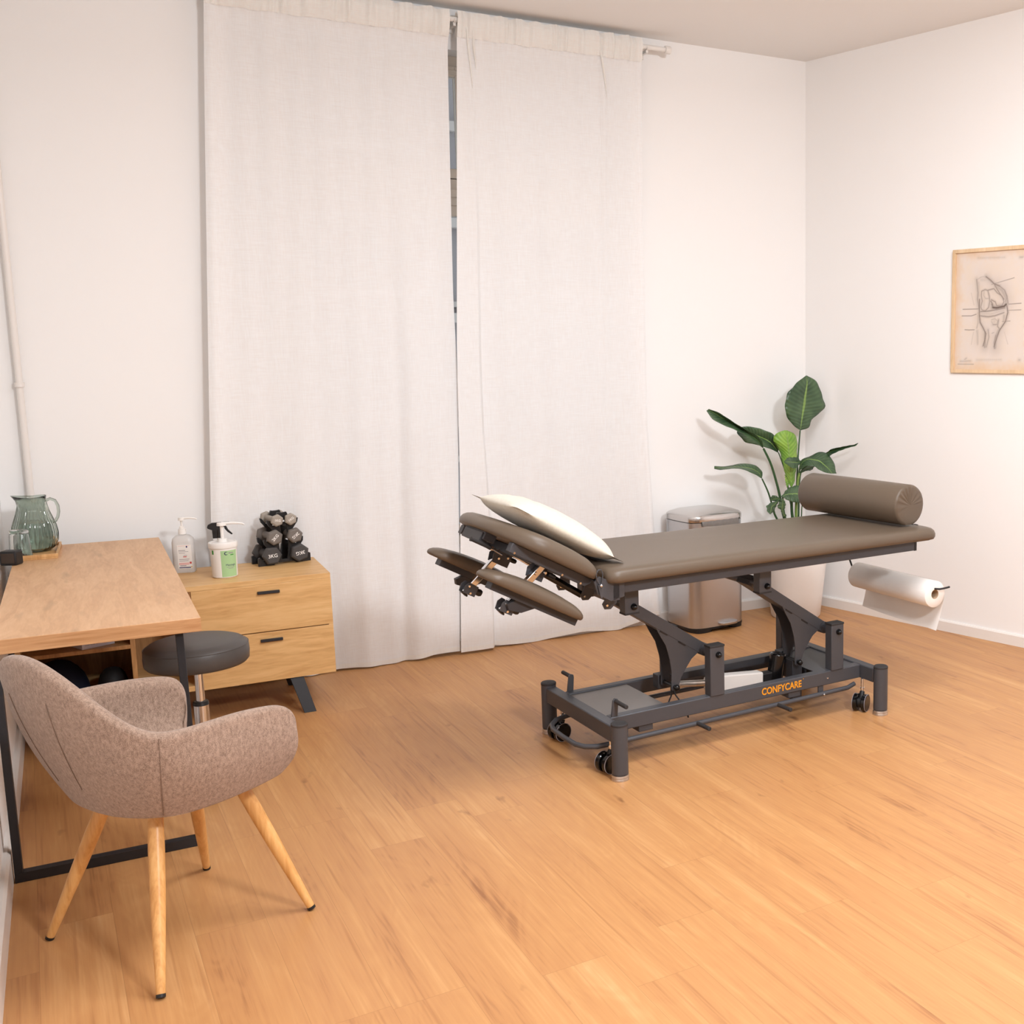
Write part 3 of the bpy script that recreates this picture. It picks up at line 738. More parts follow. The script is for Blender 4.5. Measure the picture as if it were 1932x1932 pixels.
# ------------------------------------------------------------------ things on the desk
tray = thing('tray', 'small bamboo tray with raised rim on the desk under the jug', 'tray', (.108, -.325, DT), math.radians(-1))
b = MB(); b.box(-.082, .082, -.163, .163, 0, .006)
b.build('base', M['bamboo'], tray, bevel=.001)
b = MB()
for (xa, xb, ya, yb) in ((-.082, .082, -.163, -.155), (-.082, .082, .155, .163), (-.082, -.074, -.155, .155), (.074, .082, -.155, .155)):
    b.box(xa, xb, ya, yb, .006, .019)
b.build('rim', M['bamboo'], tray, bevel=.0015)

jug = thing('jug', 'smoky green ribbed glass jug half full of water on the bamboo tray', 'jug', (.108, -.290, DT + .0063))
JS = .98
outer = [(.032, .0), (.055, .003), (.072, .018), (.081, .045), (.0825, .075), (.078, .105), (.068, .135), (.058, .165), (.0525, .19), (.051, .212), (.053, .228)]
inner = [(.051, .227), (.049, .21), (.0505, .19), (.056, .165), (.066, .135), (.076, .105), (.0805, .075), (.079, .046), (.070, .021), (.05, .008), (.0001, .007)]
b = MB()
seg = 96
rows = []
for i, (r, z) in enumerate(outer + inner):
    row = []
    for k in range(seg):
        a = 2 * PI * k / seg
        rr = r * JS
        if i < len(outer) and .01 < z < .2: rr *= 1 + .030 * math.cos(a * 32) * min(1, z / .03)
        sp_ = max(0, math.cos(a - math.radians(168))) ** 14
        if z > .2: rr += sp_ * .022 * (z - .2) / .028
        zz = z + (sp_ * .004 if z > .22 else 0) - (.004 * (1 - abs(math.cos(a))) if z > .22 else 0)
        row.append(Vector((rr * math.cos(a), rr * math.sin(a), zz)))
    rows.append(row)
vv = b.grid(rows, close_v=True); b._face(list(reversed(vv[0])))
b.build('body', M['green_glass'], jug, ang=60)
b = MB(); aa = math.radians(-14)
hp_ = [(.050, .207), (.066, .214), (.083, .206), (.092, .185), (.093, .160), (.088, .138), (.079, .122), (.072, .118)]
hp_s = []
for i in range(len(hp_) - 1):
    for s in (0, .5): hp_s.append(((hp_[i][0] + (hp_[i + 1][0] - hp_[i][0]) * s), (hp_[i][1] + (hp_[i + 1][1] - hp_[i][1]) * s)))
hp_s.append(hp_[-1])
b.tube([(r * math.cos(aa), r * math.sin(aa), z) for r, z in hp_s], .0058, seg=14)
b.build('handle', M['green_glass'], jug)
b = MB(); b.lathe([(.0001, .0075), (.0495, .0085), (.0685, .0215), (.0772, .046), (.0786, .075), (.0742, .105), (.0690, .121), (.0001, .1212)], seg=64)
b.build('water', M['water'], jug, ang=50)

g = thing('drinking_glass', 'clear drinking glass standing upside down beside the green jug', 'glass', (.062, -.440, DT + .0063))
b = MB(); b.lathe([(.0400, 0), (.0405, .002), (.0330, .105), (.0320, .112), (.0001, .114), (.0001, .101), (.0290, .099), (.0312, .095), (.0385, .0)], seg=48)
b.build('tumbler', M['clear_glass'], g, ang=50)

clk = thing('desk_clock', 'small black cube clock on the desk in front of the tray', 'clock', (.036, -.555, DT), math.radians(-24))
b = MB(); b.box(-.031, .031, -.026, .026, 0, .056); b.build('case', M['black_plastic'], clk, bevel=.006, seg=3)
b = MB(); b.box(-.024, .024, -.0272, -.0255, .009, .047); b.build('display', pmat('dim_display', (64, 50, 40), .2, noise_scale=20, var=.1), clk, bevel=.002)

# ------------------------------------------------------------------ sideboard behind the desk
SX0, SX1, SY0, SY1, SZ0, SZ1 = .018, 1.188, -.62, -.182, .158, .604
sb = thing('sideboard', 'low oak sideboard with two drawers and open shelves behind the desk', 'sideboard', ((SX0 + SX1) / 2, (SY0 + SY1) / 2, 0))
cx, cy = (SX0 + SX1) / 2, (SY0 + SY1) / 2
def sbx(bm, xa, xb, ya, yb, za, zb): bm.box(xa - cx, xb - cx, ya - cy, yb - cy, za, zb)
b = MB(); sbx(b, SX0, SX1, SY0, SY1, SZ1 - .022, SZ1); b.build('top_panel', M['side'], sb, bevel=.001)
b = MB(); sbx(b, SX0, SX1, SY0 + .004, SY1, SZ0, SZ0 + .022); b.build('bottom_panel', M['side'], sb, bevel=.001)
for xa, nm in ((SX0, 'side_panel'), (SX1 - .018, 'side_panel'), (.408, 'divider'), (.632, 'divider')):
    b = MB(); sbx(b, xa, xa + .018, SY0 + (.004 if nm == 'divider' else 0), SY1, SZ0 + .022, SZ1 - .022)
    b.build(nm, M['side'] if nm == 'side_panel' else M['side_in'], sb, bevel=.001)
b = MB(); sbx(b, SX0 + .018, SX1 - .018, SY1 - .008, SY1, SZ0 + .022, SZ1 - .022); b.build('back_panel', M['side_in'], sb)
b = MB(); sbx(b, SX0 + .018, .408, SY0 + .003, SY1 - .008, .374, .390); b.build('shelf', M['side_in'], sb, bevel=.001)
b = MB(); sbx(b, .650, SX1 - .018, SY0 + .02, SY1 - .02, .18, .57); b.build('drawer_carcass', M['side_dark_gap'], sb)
zsp = .3745
for (za, zb) in ((zsp + .002, SZ1 - .0225), (SZ0 - .001, zsp - .002)):
    b = MB(); sbx(b, .640, SX1, SY0 - .001, SY0 + .017, za, zb)
    dr = b.build('drawer', M['side'], sb, bevel=.001)
    hx = .935
    b = MB(); sbx(b, hx - .044, hx + .044, SY0 - .012, SY0 - .001, zb - .040, zb - .028)
    b.build('handle', M['black_metal'], dr, bevel=.0015)
for xs, dxx in ((1.025, .042), (.16, -.042)):
    for yt, yb_ in ((-.600, -.640), (-.20, -.175)):
        b = MB()
        hw = .0275
        b.prism([(-1, -1), (1, -1), (1, 1), (-1, 1)],
                lambda i, j: Vector((xs + i * hw - cx, yt + j * .012 - cy + (.0), SZ0)),
                lambda i, j: Vector((xs + dxx + i * hw * .9 - cx, yb_ + j * .012 - cy, 0)))
        b.build('leg', M['black_metal'], sb, bevel=.001)
    b = MB(); b.box(xs - .0275 - cx, xs + .0275 - cx, -.60 - cy, -.20 - cy, SZ0 - .012, SZ0); b.build('leg_rail', M['black_metal'], sb)

# things in the open shelves
carton = thing('carton', 'white printed cardboard box on the upper shelf of the sideboard', 'box', (.256, -.494, .3903), math.radians(25))
b = MB(); b.box(-.0625, .0625, -.10, .10, 0, .062); b.build('box', M['carton'], carton, bevel=.001)
b = MB(); b.box(-.050, -.040, -.1006, -.10, .036, .043); b.build('pictogram', M['print_dark'], carton, flat=True)
b = MB(); b.box(-.0631, -.0625, -.075, -.05, .022, .048); b.build('side_print', M['print_dark'], carton, flat=True)
b = MB()
for i, (xa, n_) in enumerate(((-.052, 3), (-.030, 4), (-.008, 4), (.016, 3), (.038, 3))):
    for k in range(n_): b.box(xa, xa + .017 - .003 * (k % 2), -.1005, -.10, .014 + k * .006, .0155 + k * .006)
b.build('small_print', M['print_grey'], carton, flat=True)
b = MB(); b.box(-.030, .020, -.1005, -.10, .050, .056); b.build('title_print', M['print_red'], carton, flat=True)
cush = thing('balance_dome', 'dark navy domed cushion lying in the lower sideboard compartment', 'cushion', (.146, -.44, .180))
b = MB(); b.lathe([(.102, 0), (.108, .006), (.108, .018), (.104, .04), (.092, .075), (.072, .105), (.045, .130), (.02, .140), (.0001, .142)], seg=40); b.build('dome', M['navy'], cush, ang=60)
roll = thing('foam_cushion', 'small black domed foam pad beside the navy cushion in the sideboard', 'cushion', (.336, -.47, .180))
b = MB(); b.lathe([(.052, 0), (.056, .004), (.055, .03), (.046, .062), (.03, .082), (.012, .089), (.0001, .09)], seg=32, M=Matrix.Diagonal((1.0, 1.5, 1.0, 1)))
b.build('pad', M['black_foam'], roll, ang=60)
b = MB(); b.tube([(.0565 * math.cos(a) * math.cos(.5), .084 * math.cos(a) * math.sin(.5), .003 + .087 * math.sin(a)) for a in [PI * i / 14 for i in range(15)]], .0016, seg=6); b.build('seam', M['black_metal'], roll)

# bottles on the sideboard
san = thing('pump_bottle', 'clear disinfectant bottle with thin white pump on the sideboard nearest the wall corner', 'bottle', (.646, -.255, SZ1), math.radians(-14))
def rrect(w_, d_, r_, n=5):
    pts = []
    for sx, sy, a0 in ((1, 1, 0), (-1, 1, 90), (-1, -1, 180), (1, -1, 270)):
        for i in range(n + 1):
            a = math.radians(a0 + 90 * i / n)
            pts.append((sx * (w_ - r_) + r_ * math.cos(a), sy * (d_ - r_) + r_ * math.sin(a)))
    return pts
def loft(bm, secs, cap=True):
    vv = bm.grid([[Vector((x, y, z)) for x, y in pts] for pts, z in secs], close_v=True)
    if cap: bm._face(list(reversed(vv[0]))); bm._face(vv[-1])
b = MB()
loft(b, [(rrect(.040, .028, .012), .0), (rrect(.043, .031, .016), .004), (rrect(.043, .031, .018), .135), (rrect(.040, .029, .018), .150), (rrect(.028, .024, .018), .163), (rrect(.0145, .0145, .0144), .167), (rrect(.0145, .0145, .0144), .178)])
body = b.build('body', M['clear_bottle'], san, ang=40)
b = MB(); b.cyl((0, 0, .168), (0, 0, .192), .017, .015, seg=28); b.cyl((0, 0, .192), (0, 0, .202), .010, seg=20); b.build('cap', M['white_plastic'], san, bevel=.001)
b = MB(); b.cyl((0, 0, .200), (0, 0, .232), .0045, seg=16); b.cyl((0, 0, .229), (0, 0, .242), .013, .012, seg=24)
b.tube([(0, 0, .238), (.03, 0, .2385), (.055, 0, .235), (.062, 0, .231)], [.005, .0042, .0032, .003], seg=12); b.build('pump', M['white_plastic'], san)
def lab(bm, xa, xb, za, zb, off=.0): bm.box(xa, xb, -.0318 - off, -.0311 - off, za, zb)
b = MB(); lab(b, -.020, .036, .020, .125); lb = b.build('label', M['white_plastic'], san, flat=True)
for mt, rects in ((M['print_navy'], ((-.016, .030, .0225, .0262), (.016, .021, .112, .120))), (M['print_grey'], ((-.015, .012, .099, .1015), (-.015, .024, .094, .0955), (-.014, .010, .087, .0885), (.004, .018, .077, .079), (-.014, .026, .060, .062), (-.014, .022, .053, .055), (-.012, .012, .031, .034))), (M['print_red'], ((.002, .016, .070, .0735), (.026, .034, .040, .049))), (M['print_pink'], ((-.016, .024, .036, .046), (-.016, .030, .120, .1215))), (M['print_yellow'], ((.031, .035, .024, .029),))):
    b = MB()
    for r_ in rects: lab(b, *r_, off=.0003)
    b.build('print', mt, lb, flat=True)

tub = thing('pump_tub', 'white massage cream tub with green label and pump dispenser on the sideboard', 'tub', (.787, -.462, SZ1))
b = MB(); b.lathe([(.046, 0), (.0500, .004), (.0535, .128), (.0535, .137)], seg=56); b.build('body', M['white_plastic'], tub, ang=40)
b = MB(); b.lathe([(.0570, .129), (.0578, .132), (.0578, .149), (.0565, .152), (.050, .1525), (.046, .150), (.044, .1505), (.043, .1525), (.0001, .1525)], seg=56); b.build('lid', M['white_plastic'], tub, ang=30)
b = MB(); b.cyl((0, 0, .152), (0, 0, .167), .0175, .0165, seg=32); b.cyl((0, 0, .165), (0, 0, .226), .0068, seg=20)
b.cyl((0, 0, .222), (0, 0, .234), .0195, .0180, seg=32)
b.tube([(0, 0, .231), (.045, -.006, .231), (.078, -.010, .227), (.088, -.011, .221)], [.007, .0052, .004, .0036], seg=12)
b.build('pump', M['white_plastic'], tub, bevel=.0006)
def cyl_patch(bm, a0, a1, z0_, z1_, off, rr=lambda z: .0500 + (z - .004) * .0282 / 1.0, n=24, th=.0003):
    rows = []
    for i in range(n + 1):
        a = math.radians(a0 + (a1 - a0) * i / n)
        rows.append([Vector(((rr(z) + off) * math.cos(a), (rr(z) + off) * math.sin(a), z)) for z in (z0_, (z0_ + z1_) / 2, z1_)])
    bm.grid(rows)
b = MB(); cyl_patch(b, -108, -32, .006, .120, .0003); lb = b.build('label', M['green_label'], tub)
b = MB(); cyl_patch(b, -151, -141, .104, .122, .0003, n=6); b.build('green_flash', M['green_dark'], tub)
# writing on the cream label, bent round the tub
def bend(o, a_c, zc, R0=.0512):
    for v in o.data.vertices:
        a = math.radians(a_c) + v.co.x / R0; r_ = .0500 + (zc + v.co.y - .004) * .0282 + .0006 + v.co.z
        v.co = Vector((r_ * math.cos(a), r_ * math.sin(a), zc + v.co.y))
t_ = text('Massage', .0125, Matrix.Identity(4), M['print_navy'], 'lettering', lb, extrude=.00005); bend(t_, -66, .057)
b = MB()
for (zc, a0, a1) in ((.0465, -86, -48), (.0405, -78, -54)):
    cyl_patch(b, a0, a1, zc, zc + .0018, .0005, n=12)
b.build('small_print', M['print_grey'], lb)
b = MB()
for i in range(14):
    a = math.radians(50 + 270 * i / 14); a2 = math.radians(50 + 270 * (i + 1) / 14)
    pts = []
    for (aa_, rr_) in ((a, .0062), (a2, .0062)):
        an = math.radians(-84) + rr_ * math.cos(aa_) / .052; z = .108 + rr_ * math.sin(aa_); q = .0500 + (z - .004) * .0282 + .0006
        pts.append((q * math.cos(an), q * math.sin(an), z))
    b.tube(pts, .0006 + .0012 * math.sin(PI * (i + .5) / 14), seg=6)
b.build('emblem', M['print_navy'], lb)
b = MB(); cyl_patch(b, -74, -52, .1065, .1105, .0005, n=8); b.build('small_print', M['print_grey'], lb)
b = MB(); cyl_patch(b, -66, -50, .0985, .1025, .0005, n=8); b.build('small_print', M['green_dark'], lb)

spray = thing('spray_bottle', 'spray bottle with black trigger head standing hidden behind the cream tub', 'bottle', (.792, -.300, SZ1), math.radians(-6))
b = MB(); b.lathe([(.026, 0), (.029, .004), (.029, .10), (.024, .122), (.0135, .135), (.0135, .150)], seg=36); b.build('body', M['clear_bottle'], spray)
b = MB()
tr = [(-.050, .196), (-.046, .206), (-.030, .213), (.020, .215), (.040, .214), (.038, .207), (.022, .200), (.012, .190), (.008, .182), (-.006, .180), (-.010, .182), (-.012, .145), (-.030, .145), (-.031, .182), (-.048, .190)]
b.prism(tr, lambda x, z: Vector((x, -.011, z)), lambda x, z: Vector((x, .011, z)))
b.prism([(.016, .198), (.026, .197), (.033, .180), (.050, .160), (.046, .157), (.030, .170), (.020, .184)], lambda x, z: Vector((x, -.007, z)), lambda x, z: Vector((x, .007, z)))
b.cyl((-.002, 0, .146), (-.002, 0, .182), .0145, .012, seg=24)
b.build('trigger_head', M['black_plastic'], spray, bevel=.0012)

# ------------------------------------------------------------------ dumbbells on their rack
DA = Vector((-.21, .978, 0)).normalized(); DLt = Vector((DA.y, -DA.x, 0))
DC = Vector((1.0, -.33, 0)) + DLt * .058
rang = math.atan2(DA.y, DA.x) - PI / 2          # local y = axis, local x = lateral
rack = thing('dumbbell_rack', 'black A-shaped dumbbell rack on the right end of the sideboard', 'rack', tuple(DC + DA * .075 + Vector((0, 0, SZ1))), rang)
tiers = [(.071, .046, .043, 3), (.052, .128, .0365, 2), (.035, .2045, .0285, 1)]     # lateral, height, hex radius, weight
def rackside(y):
    b = MB()
    for sgx in (-1, 1):
        out_ = [(.010, .236), (.020, .238), (.034, .2), (.026, .178), (.045, .180), (.063, .205), (.070, .206), (.066, .188), (.044, .158), (.045, .150), (.034, .118), (.036, .100), (.056, .088), (.080, .118), (.088, .118), (.086, .098), (.062, .066), (.052, .040), (.052, .020), (.072, .004), (.108, .040), (.116, .036), (.116, .0), (.050, .0), (.030, .014), (.012, .022), (.018, .05), (.022, .10), (.018, .16), (.010, .21)]
        b.prism([(sgx * x, z) for x, z in out_], lambda x, z: Vector((x, y - .006, z)), lambda x, z: Vector((x, y + .006, z)))
    b.box(-.05, .05, y - .006, y + .006, .008, .022)
    b.box(-.012, .012, y - .006, y + .006, .205, .236)
    return b.build('side_frame', M['black_plastic'], rack, bevel=.001)
for y in (-.042, .042): rackside(y)
b = MB()
for sgx in (-1, 1):
    b.box(sgx * .085 - .012, sgx * .085 + .012, -.042, .042, .0, .008); b.box(sgx * .047 - .008, sgx * .047 + .008, -.042, .042, .072, .080); b.box(sgx * .03 - .006, sgx * .03 + .006, -.042, .042, .165, .172)
b.build('spreader', M['black_plastic'], rack, bevel=.001)
def dumbbell(Rh, kg, mat, side):
    nm = {3: 'charcoal three kilo', 2: 'mid grey two kilo', 1: 'light grey one kilo'}[kg]
    row = {3: 'bottom', 2: 'middle', 1: 'top'}[kg]
    t = thing('dumbbell', f'{nm} hexagonal dumbbell on the {"left" if side < 0 else "right"} of the {row} rack tier', 'dumbbell', group='dumbbells on the rack')
    L = .079; hl = {3: .030, 2: .028, 1: .023}[kg]
    rot = {(3, -1): 0, (3, 1): 20, (2, -1): 18, (2, 1): 12, (1, -1): 18, (1, 1): 24}[(kg, side)]
    for s in (-1, 1):
        b = MB()
        ring = lambda y, r_: [Vector((r_ * math.cos(math.radians(60 * k + rot)), y, r_ * math.sin(math.radians(60 * k + rot)))) for k in range(6)]
        rows = [ring(s * (L - hl), Rh * .70), ring(s * (L - hl + .006), Rh), ring(s * (L - .006), Rh), ring(s * L, Rh * .80)]
        vv = b.grid(rows, close_v=True); b._face(vv[0]); b._face(vv[-1])
        hd = b.build('head', mat, t, bevel=.003, seg=3)
        if s < 0:
            tr_ = {(3, -1): 3, (3, 1): 187, (2, -1): 45, (2, 1): -142, (1, -1): -8, (1, 1): 35}[(kg, side)]
            a = math.radians(tr_)
            text(f'{kg}KG', Rh * .52, frame_m((0, -L - .0002, 0), (math.cos(a), 0, math.sin(a)), (-math.sin(a), 0, math.cos(a))), M['ink_white'], 'weight_mark', hd, extrude=.0003, bold=.0003)
    b = MB(); b.cyl((0, -L + hl, 0), (0, L - hl, 0), Rh * .45, seg=18); b.build('grip', mat, t)
    return t
for lat, hh, Rh, kg in tiers:
    for side in (-1, 1):
        t = dumbbell(Rh, kg, M['db%d' % kg], side)
        t.location = DC + DA * .079 + DLt * (lat * .86 * side) + Vector((0, 0, SZ1 + hh))
        t.rotation_euler = (0, 0, rang)

# ------------------------------------------------------------------ rolling stool
st = thing('rolling_stool', 'round stool with charcoal vinyl seat and chrome column at the desk corner', 'stool', (.605, -1.375, 0))
SR = .169
b = MB(); b.lathe([(.0001, .468), (SR - .022, .468), (SR - .008, .471), (SR, .480), (SR + .002, .505), (SR, .532), (SR - .002, .5355), (SR - .003, .537), (SR - .005, .5395), (SR - .018, .549), (SR * .8, .5545), (SR * .4, .557), (.0001, .5575)], seg=72)
seat = b.build('seat', M['vinyl_dark'], st, ang=60)
b = MB(); b.tube([((SR - .001) * math.cos(2 * PI * k / 48), (SR - .001) * math.sin(2 * PI * k / 48), .5355) for k in range(49)], .0016, seg=6, cap=False); b.build('piping', M['vinyl_dark'], seat)
b = MB(); b.cyl((0, 0, .455), (0, 0, .468), .05, seg=32); b.build('seat_plate', M['black_plastic'], st)
b = MB(); b.cyl((0, 0, .33), (0, 0, .458), .0145, seg=28); b.cyl((0, 0, .352), (0, 0, .3535), .0150, seg=28); b.build('piston', M['chrome'], st)
b = MB(); b.cyl((0, 0, .318), (0, 0, .332), .0275, .024, seg=28); b.build('collar', M['black_plastic'], st, bevel=.002)
b = MB(); b.cyl((0, 0, .10), (0, 0, .318), .0255, seg=32); b.build('column', M['chrome'], st)
b = MB(); b.cyl((0, 0, .07), (0, 0, .12), .034, .03, seg=28); b.build('hub', M['chrome'], st, bevel=.003)
for k in range(5):
    a = 2 * PI * k / 5 + .95
    b = MB(); b.tube([(.03 * math.cos(a), .03 * math.sin(a), .098), (.08 * math.cos(a), .08 * math.sin(a), .088), (.14 * math.cos(a), .14 * math.sin(a), .068)], [.017, .015, .011], seg=12)
    lg = b.build('leg', M['chrome'], st)
    b = MB(); c_ = Vector((.14 * math.cos(a), .14 * math.sin(a), 0)); tt = Vector((-math.sin(a), math.cos(a), 0))
    b.cyl(c_ + Vector((0, 0, .048)), c_ + Vector((0, 0, .066)), .006, seg=12)
    for s in (-1, 1): b.cyl(c_ + tt * (.004 * s) + Vector((0, 0, .025)), c_ + tt * (.020 * s) + Vector((0, 0, .025)), .025, seg=24)
    b.build('caster', M['black_gloss'], lg, bevel=.003)

# ------------------------------------------------------------------ armchair
CO = Vector((.467, -2.411, 0)); CT = math.radians(32.8)
ch = thing('armchair', 'taupe fabric bucket armchair with splayed oak-coloured legs in the foreground', 'chair', tuple(CO), CT)
rim = [(.178, .240, .480), (.203, .252, .535), (.204, .260, .578), (.182, .267, .612), (.13, .275, .629), (.03, .287, .640), (-.06, .295, .643), (-.14, .295, .645), (-.200, .284, .653), (-.245, .258, .680), (-.284, .218, .725), (-.318, .170, .776), (-.343, .11, .818), (-.354, .04, .838)]
bot = [(.168, .218, .428), (.170, .222, .426), (.166, .225, .424), (.140, .230, .421), (.09, .237, .418), (0, .240, .414), (-.06, .232, .411), (-.11, .216, .410), (-.150, .192, .411), (-.178, .160, .412), (-.198, .125, .413), (-.212, .09, .414), (-.220, .05, .415), (-.223, .018, .415)]
rimF = rim + [(a, -b_, z) for a, b_, z in reversed(rim)]
botF = bot + [(a, -b_, z) for a, b_, z in reversed(bot)]
def cat(pts, n):                      # smooth resample (Catmull-Rom)
    P = [Vector(p) for p in pts]; out = []
    for i in range(n + 1):
        t = i / n * (len(P) - 1); k = min(int(t), len(P) - 2); f = t - k
        p0, p1, p2, p3 = P[max(k - 1, 0)], P[k], P[k + 1], P[min(k + 2, len(P) - 1)]
        out.append(.5 * ((2 * p1) + (p2 - p0) * f + (2 * p0 - 5 * p1 + 4 * p2 - p3) * f * f + (3 * p1 - p0 - 3 * p2 + p3) * f ** 3))
    return out
NS = 66
SHR = Matrix.Rotation(math.radians(-5), 3, 'Z')
RM = [SHR @ p for p in cat(rimF, NS)]; BT = [SHR @ p for p in cat(botF, NS)]
def shell_o(i, s):
    r, q = RM[i], BT[i]
    back = max(0, min(1, (-r.x - .12) / .2))
    hs = (1 - (1 - s) ** 1.9) * (1 - back) + (1 - (1 - s) ** 1.35) * back      # belly low on the sides, straighter at the back
    p = Vector((q.x + (r.x - q.x) * hs, q.y + (r.y - q.y) * hs, q.z + (r.z - q.z) * s))
    c = Vector((p.x * .0 + .02 - p.x, -p.y, 0))
    if c.length > 0: p -= c.normalized() * (.012 * math.sin(PI * min(1, s * 1.1)) * (1 - .5 * back))
    return p
def shell_i(i, s, th):
    p = shell_o(i, s); c = Vector((.04 - p.x, -p.y, 0))
    if c.length > 0:
        c.normalize(); p += c * th
    return p
rows = []
for i in range(NS + 1):
    q = BT[i]
    colm = [Vector((q.x * .35, q.y * .35, .404)), Vector((q.x * .8, q.y * .8, .405))]
    for s in (0, .04, .10, .18, .28, .40, .52, .64, .76, .88, .96): colm.append(shell_o(i, s))
    e = min(i, NS - i) / 4.0
    th = .030 + .008 * min(1, e)
    r1 = shell_o(i, 1.0); rin = shell_i(i, 1.0, th)
    colm.append(r1 + Vector((0, 0, .004))); colm.append((r1 + rin) / 2 + Vector((0, 0, .013))); colm.append(rin + Vector((0, 0, .003)))
    for s in (.93, .8, .65, .5, .36): colm.append(shell_i(i, s, th + .006))
    p = shell_i(i, .25, th + .02); p.z = min(p.z, .462); colm.append(p)
    p = p.copy(); p.x *= .6; p.y *= .6; p.z = .452; colm.append(p)
    rows.append(colm)
b = MB(); vv = b.grid(rows)
for end in (vv[0], vv[-1]):          # close the fronts of the arms
    n = len(end)
    for j in range(n // 2 - 0):
        a_, c_ = end[j], end[j + 1]; d_, e_ = end[n - 2 - j], end[n - 1 - j]
        if j + 1 < n - 2 - j: b._face([a_, c_, d_, e_])
        elif j + 1 == n - 2 - j: b._face([a_, c_, e_])
shell = b.build('shell', M['chair'], ch, sub=1)
for it in (19, 47):                      # stitched seams down the back corners
    b = MB(); pts = [shell_o(it, s / 20) + (shell_o(it, s / 20) - Vector((.02, 0, shell_o(it, s / 20).z))).normalized() * .0006 for s in range(1, 21)]
    b.tube(pts, .0008, seg=6); b.build('seam', M['seam'], shell)
for it in (30, 36):
    b = MB(); pts = [shell_o(it, s / 20) + (shell_o(it, s / 20) - Vector((.02, 0, shell_o(it, s / 20).z))).normalized() * .0006 for s in range(4, 17)]
    b.tube(pts, .0008, seg=6); b.build('seam', M['seam'], shell)
b = MB()
oc = [(.205 * math.copysign(abs(math.cos(t)) ** .6, math.cos(t)), .232 * math.copysign(abs(math.sin(t)) ** .6, math.sin(t))) for t in [2 * PI * k / 48 for k in range(48)]]
secs = []
for f, z in ((.9, .408), (.985, .414), (1.0, .43), (1.0, .455), (.985, .470), (.95, .477), (.6, .482), (.2, .483)):
    secs.append(([(x * f + .005, y * f) for x, y in oc], z))
loft(b, secs); b.build('seat_cushion', M['chair'], ch, ang=60)
ci, si = math.cos(-CT), math.sin(-CT)
for (fx, fy) in ((.147, -2.304), (.391, -2.774), (.547, -2.068), (.782, -2.499)):
    lx, ly = (fx - CO.x) * ci - (fy - CO.y) * si, (fx - CO.x) * si + (fy - CO.y) * ci
    top = Vector((math.copysign(.118, lx), math.copysign(.093, ly), .412)); ft = Vector((lx, ly, .004))
    b = MB(); b.tube([top.lerp(ft, t) for t in (0, .25, .5, .8, .985)], [.0185, .0195, .018, .0135, .0105], seg=20)
    lg = b.build('leg', M['chair_leg'], ch)
    b = MB(); b.tube([top.lerp(ft, t) for t in (.982, 1.0)], .0112, seg=20); b.build('foot_cap', M['black_plastic'], lg)
b = MB(); b.box(-.12, .12, -.10, .10, .396, .405); b.build('mount_plate', M['black_metal'], ch)

# ------------------------------------------------------------------ treatment couch (local: x along, y across away from the camera, z up)
BA = math.atan2(.0723, .9974)
bed = thing('treatment_couch', 'height-adjustable taupe treatment couch with raised head section on an anthracite frame', 'treatment couch', (1.918, -2.067, 0), BA)
G, GD = M['grey_metal'], M['grey_dark']
BL, BWd = 1.259, .62
for (x, y) in ((0, 0), (BL, 0), (0, BWd), (BL, BWd)):
    b = MB(); b.cyl((x, y, .024), (x, y, .208), .0305, seg=36); p = b.build('post', G, bed)
    b = MB(); b.lathe([(.0312, .206), (.0312, .213), (.028, .216), (.0001, .2185)], c=(x, y, 0), seg=36); b.build('cap', M['rubber'], p)
    b = MB(); b.lathe([(.0325, 0), (.033, .004), (.031, .010), (.0325, .013), (.031, .021), (.0001, .021)], c=(x, y, 0), seg=36); b.build('foot', M['alu'], p)
    b = MB(); b.cyl((x, y, .0205), (x, y, .0245), .0295, seg=36); b.build('ring', M['black_plastic'], p)
for x in (0, BL):
    b = MB(); b.box(x - .022, x + .022, .026, BWd - .026, .138, .200); b.build('cross_beam', G, bed, bevel=.004, seg=2)
for (ya, yb) in ((.110, .150), (.470, .510)):
    b = MB(); b.box(.022, BL - .022, ya, yb, .140, .200); rl = b.build('rail', G, bed, bevel=.004, seg=2)
    if ya < .2:
        RAILN = rl
        b = MB()
        for x in (.052, .076, 1.055): b.tube([(x, .1105, .170), (x, .1070, .170)], [.0048, .003], seg=12)
        b.build('screw', M['chrome'], rl)
text('CONFYCARE', .0405, frame_m((.814, .1092, .170), (1, 0, 0), (0, 0, 1)), M['orange'], 'lettering', RAILN, extrude=.0003, bold=.0010, sx=.86)
b = MB(); b.box(.9235, .9275, .1088, .1092, .1885, .1915); b.build('print', M['orange'], RAILN, flat=True)
b = MB(); b.box(.022, .280, .15, .47, .190, .1935); b.build('deck_plate', pmat('deck_plate_grey', (120, 114, 110), .4, metal=.3, noise_scale=420, bump=.1, var=.04), bed, bevel=.001)
b = MB(); b.box(1.02, 1.237, .15, .47, .190, .1935); b.build('deck_plate', G, bed, bevel=.001)
b = MB(); b.box(1.02, 1.237, .22, .40, .115, .190); b.build('control_box', M['black_plastic'], bed, bevel=.006)
for x in (.145, .855):
    b = MB(); b.box(x, x + .062, .118, .50, .115, .140); b.build('cross_channel', G, bed, bevel=.003)
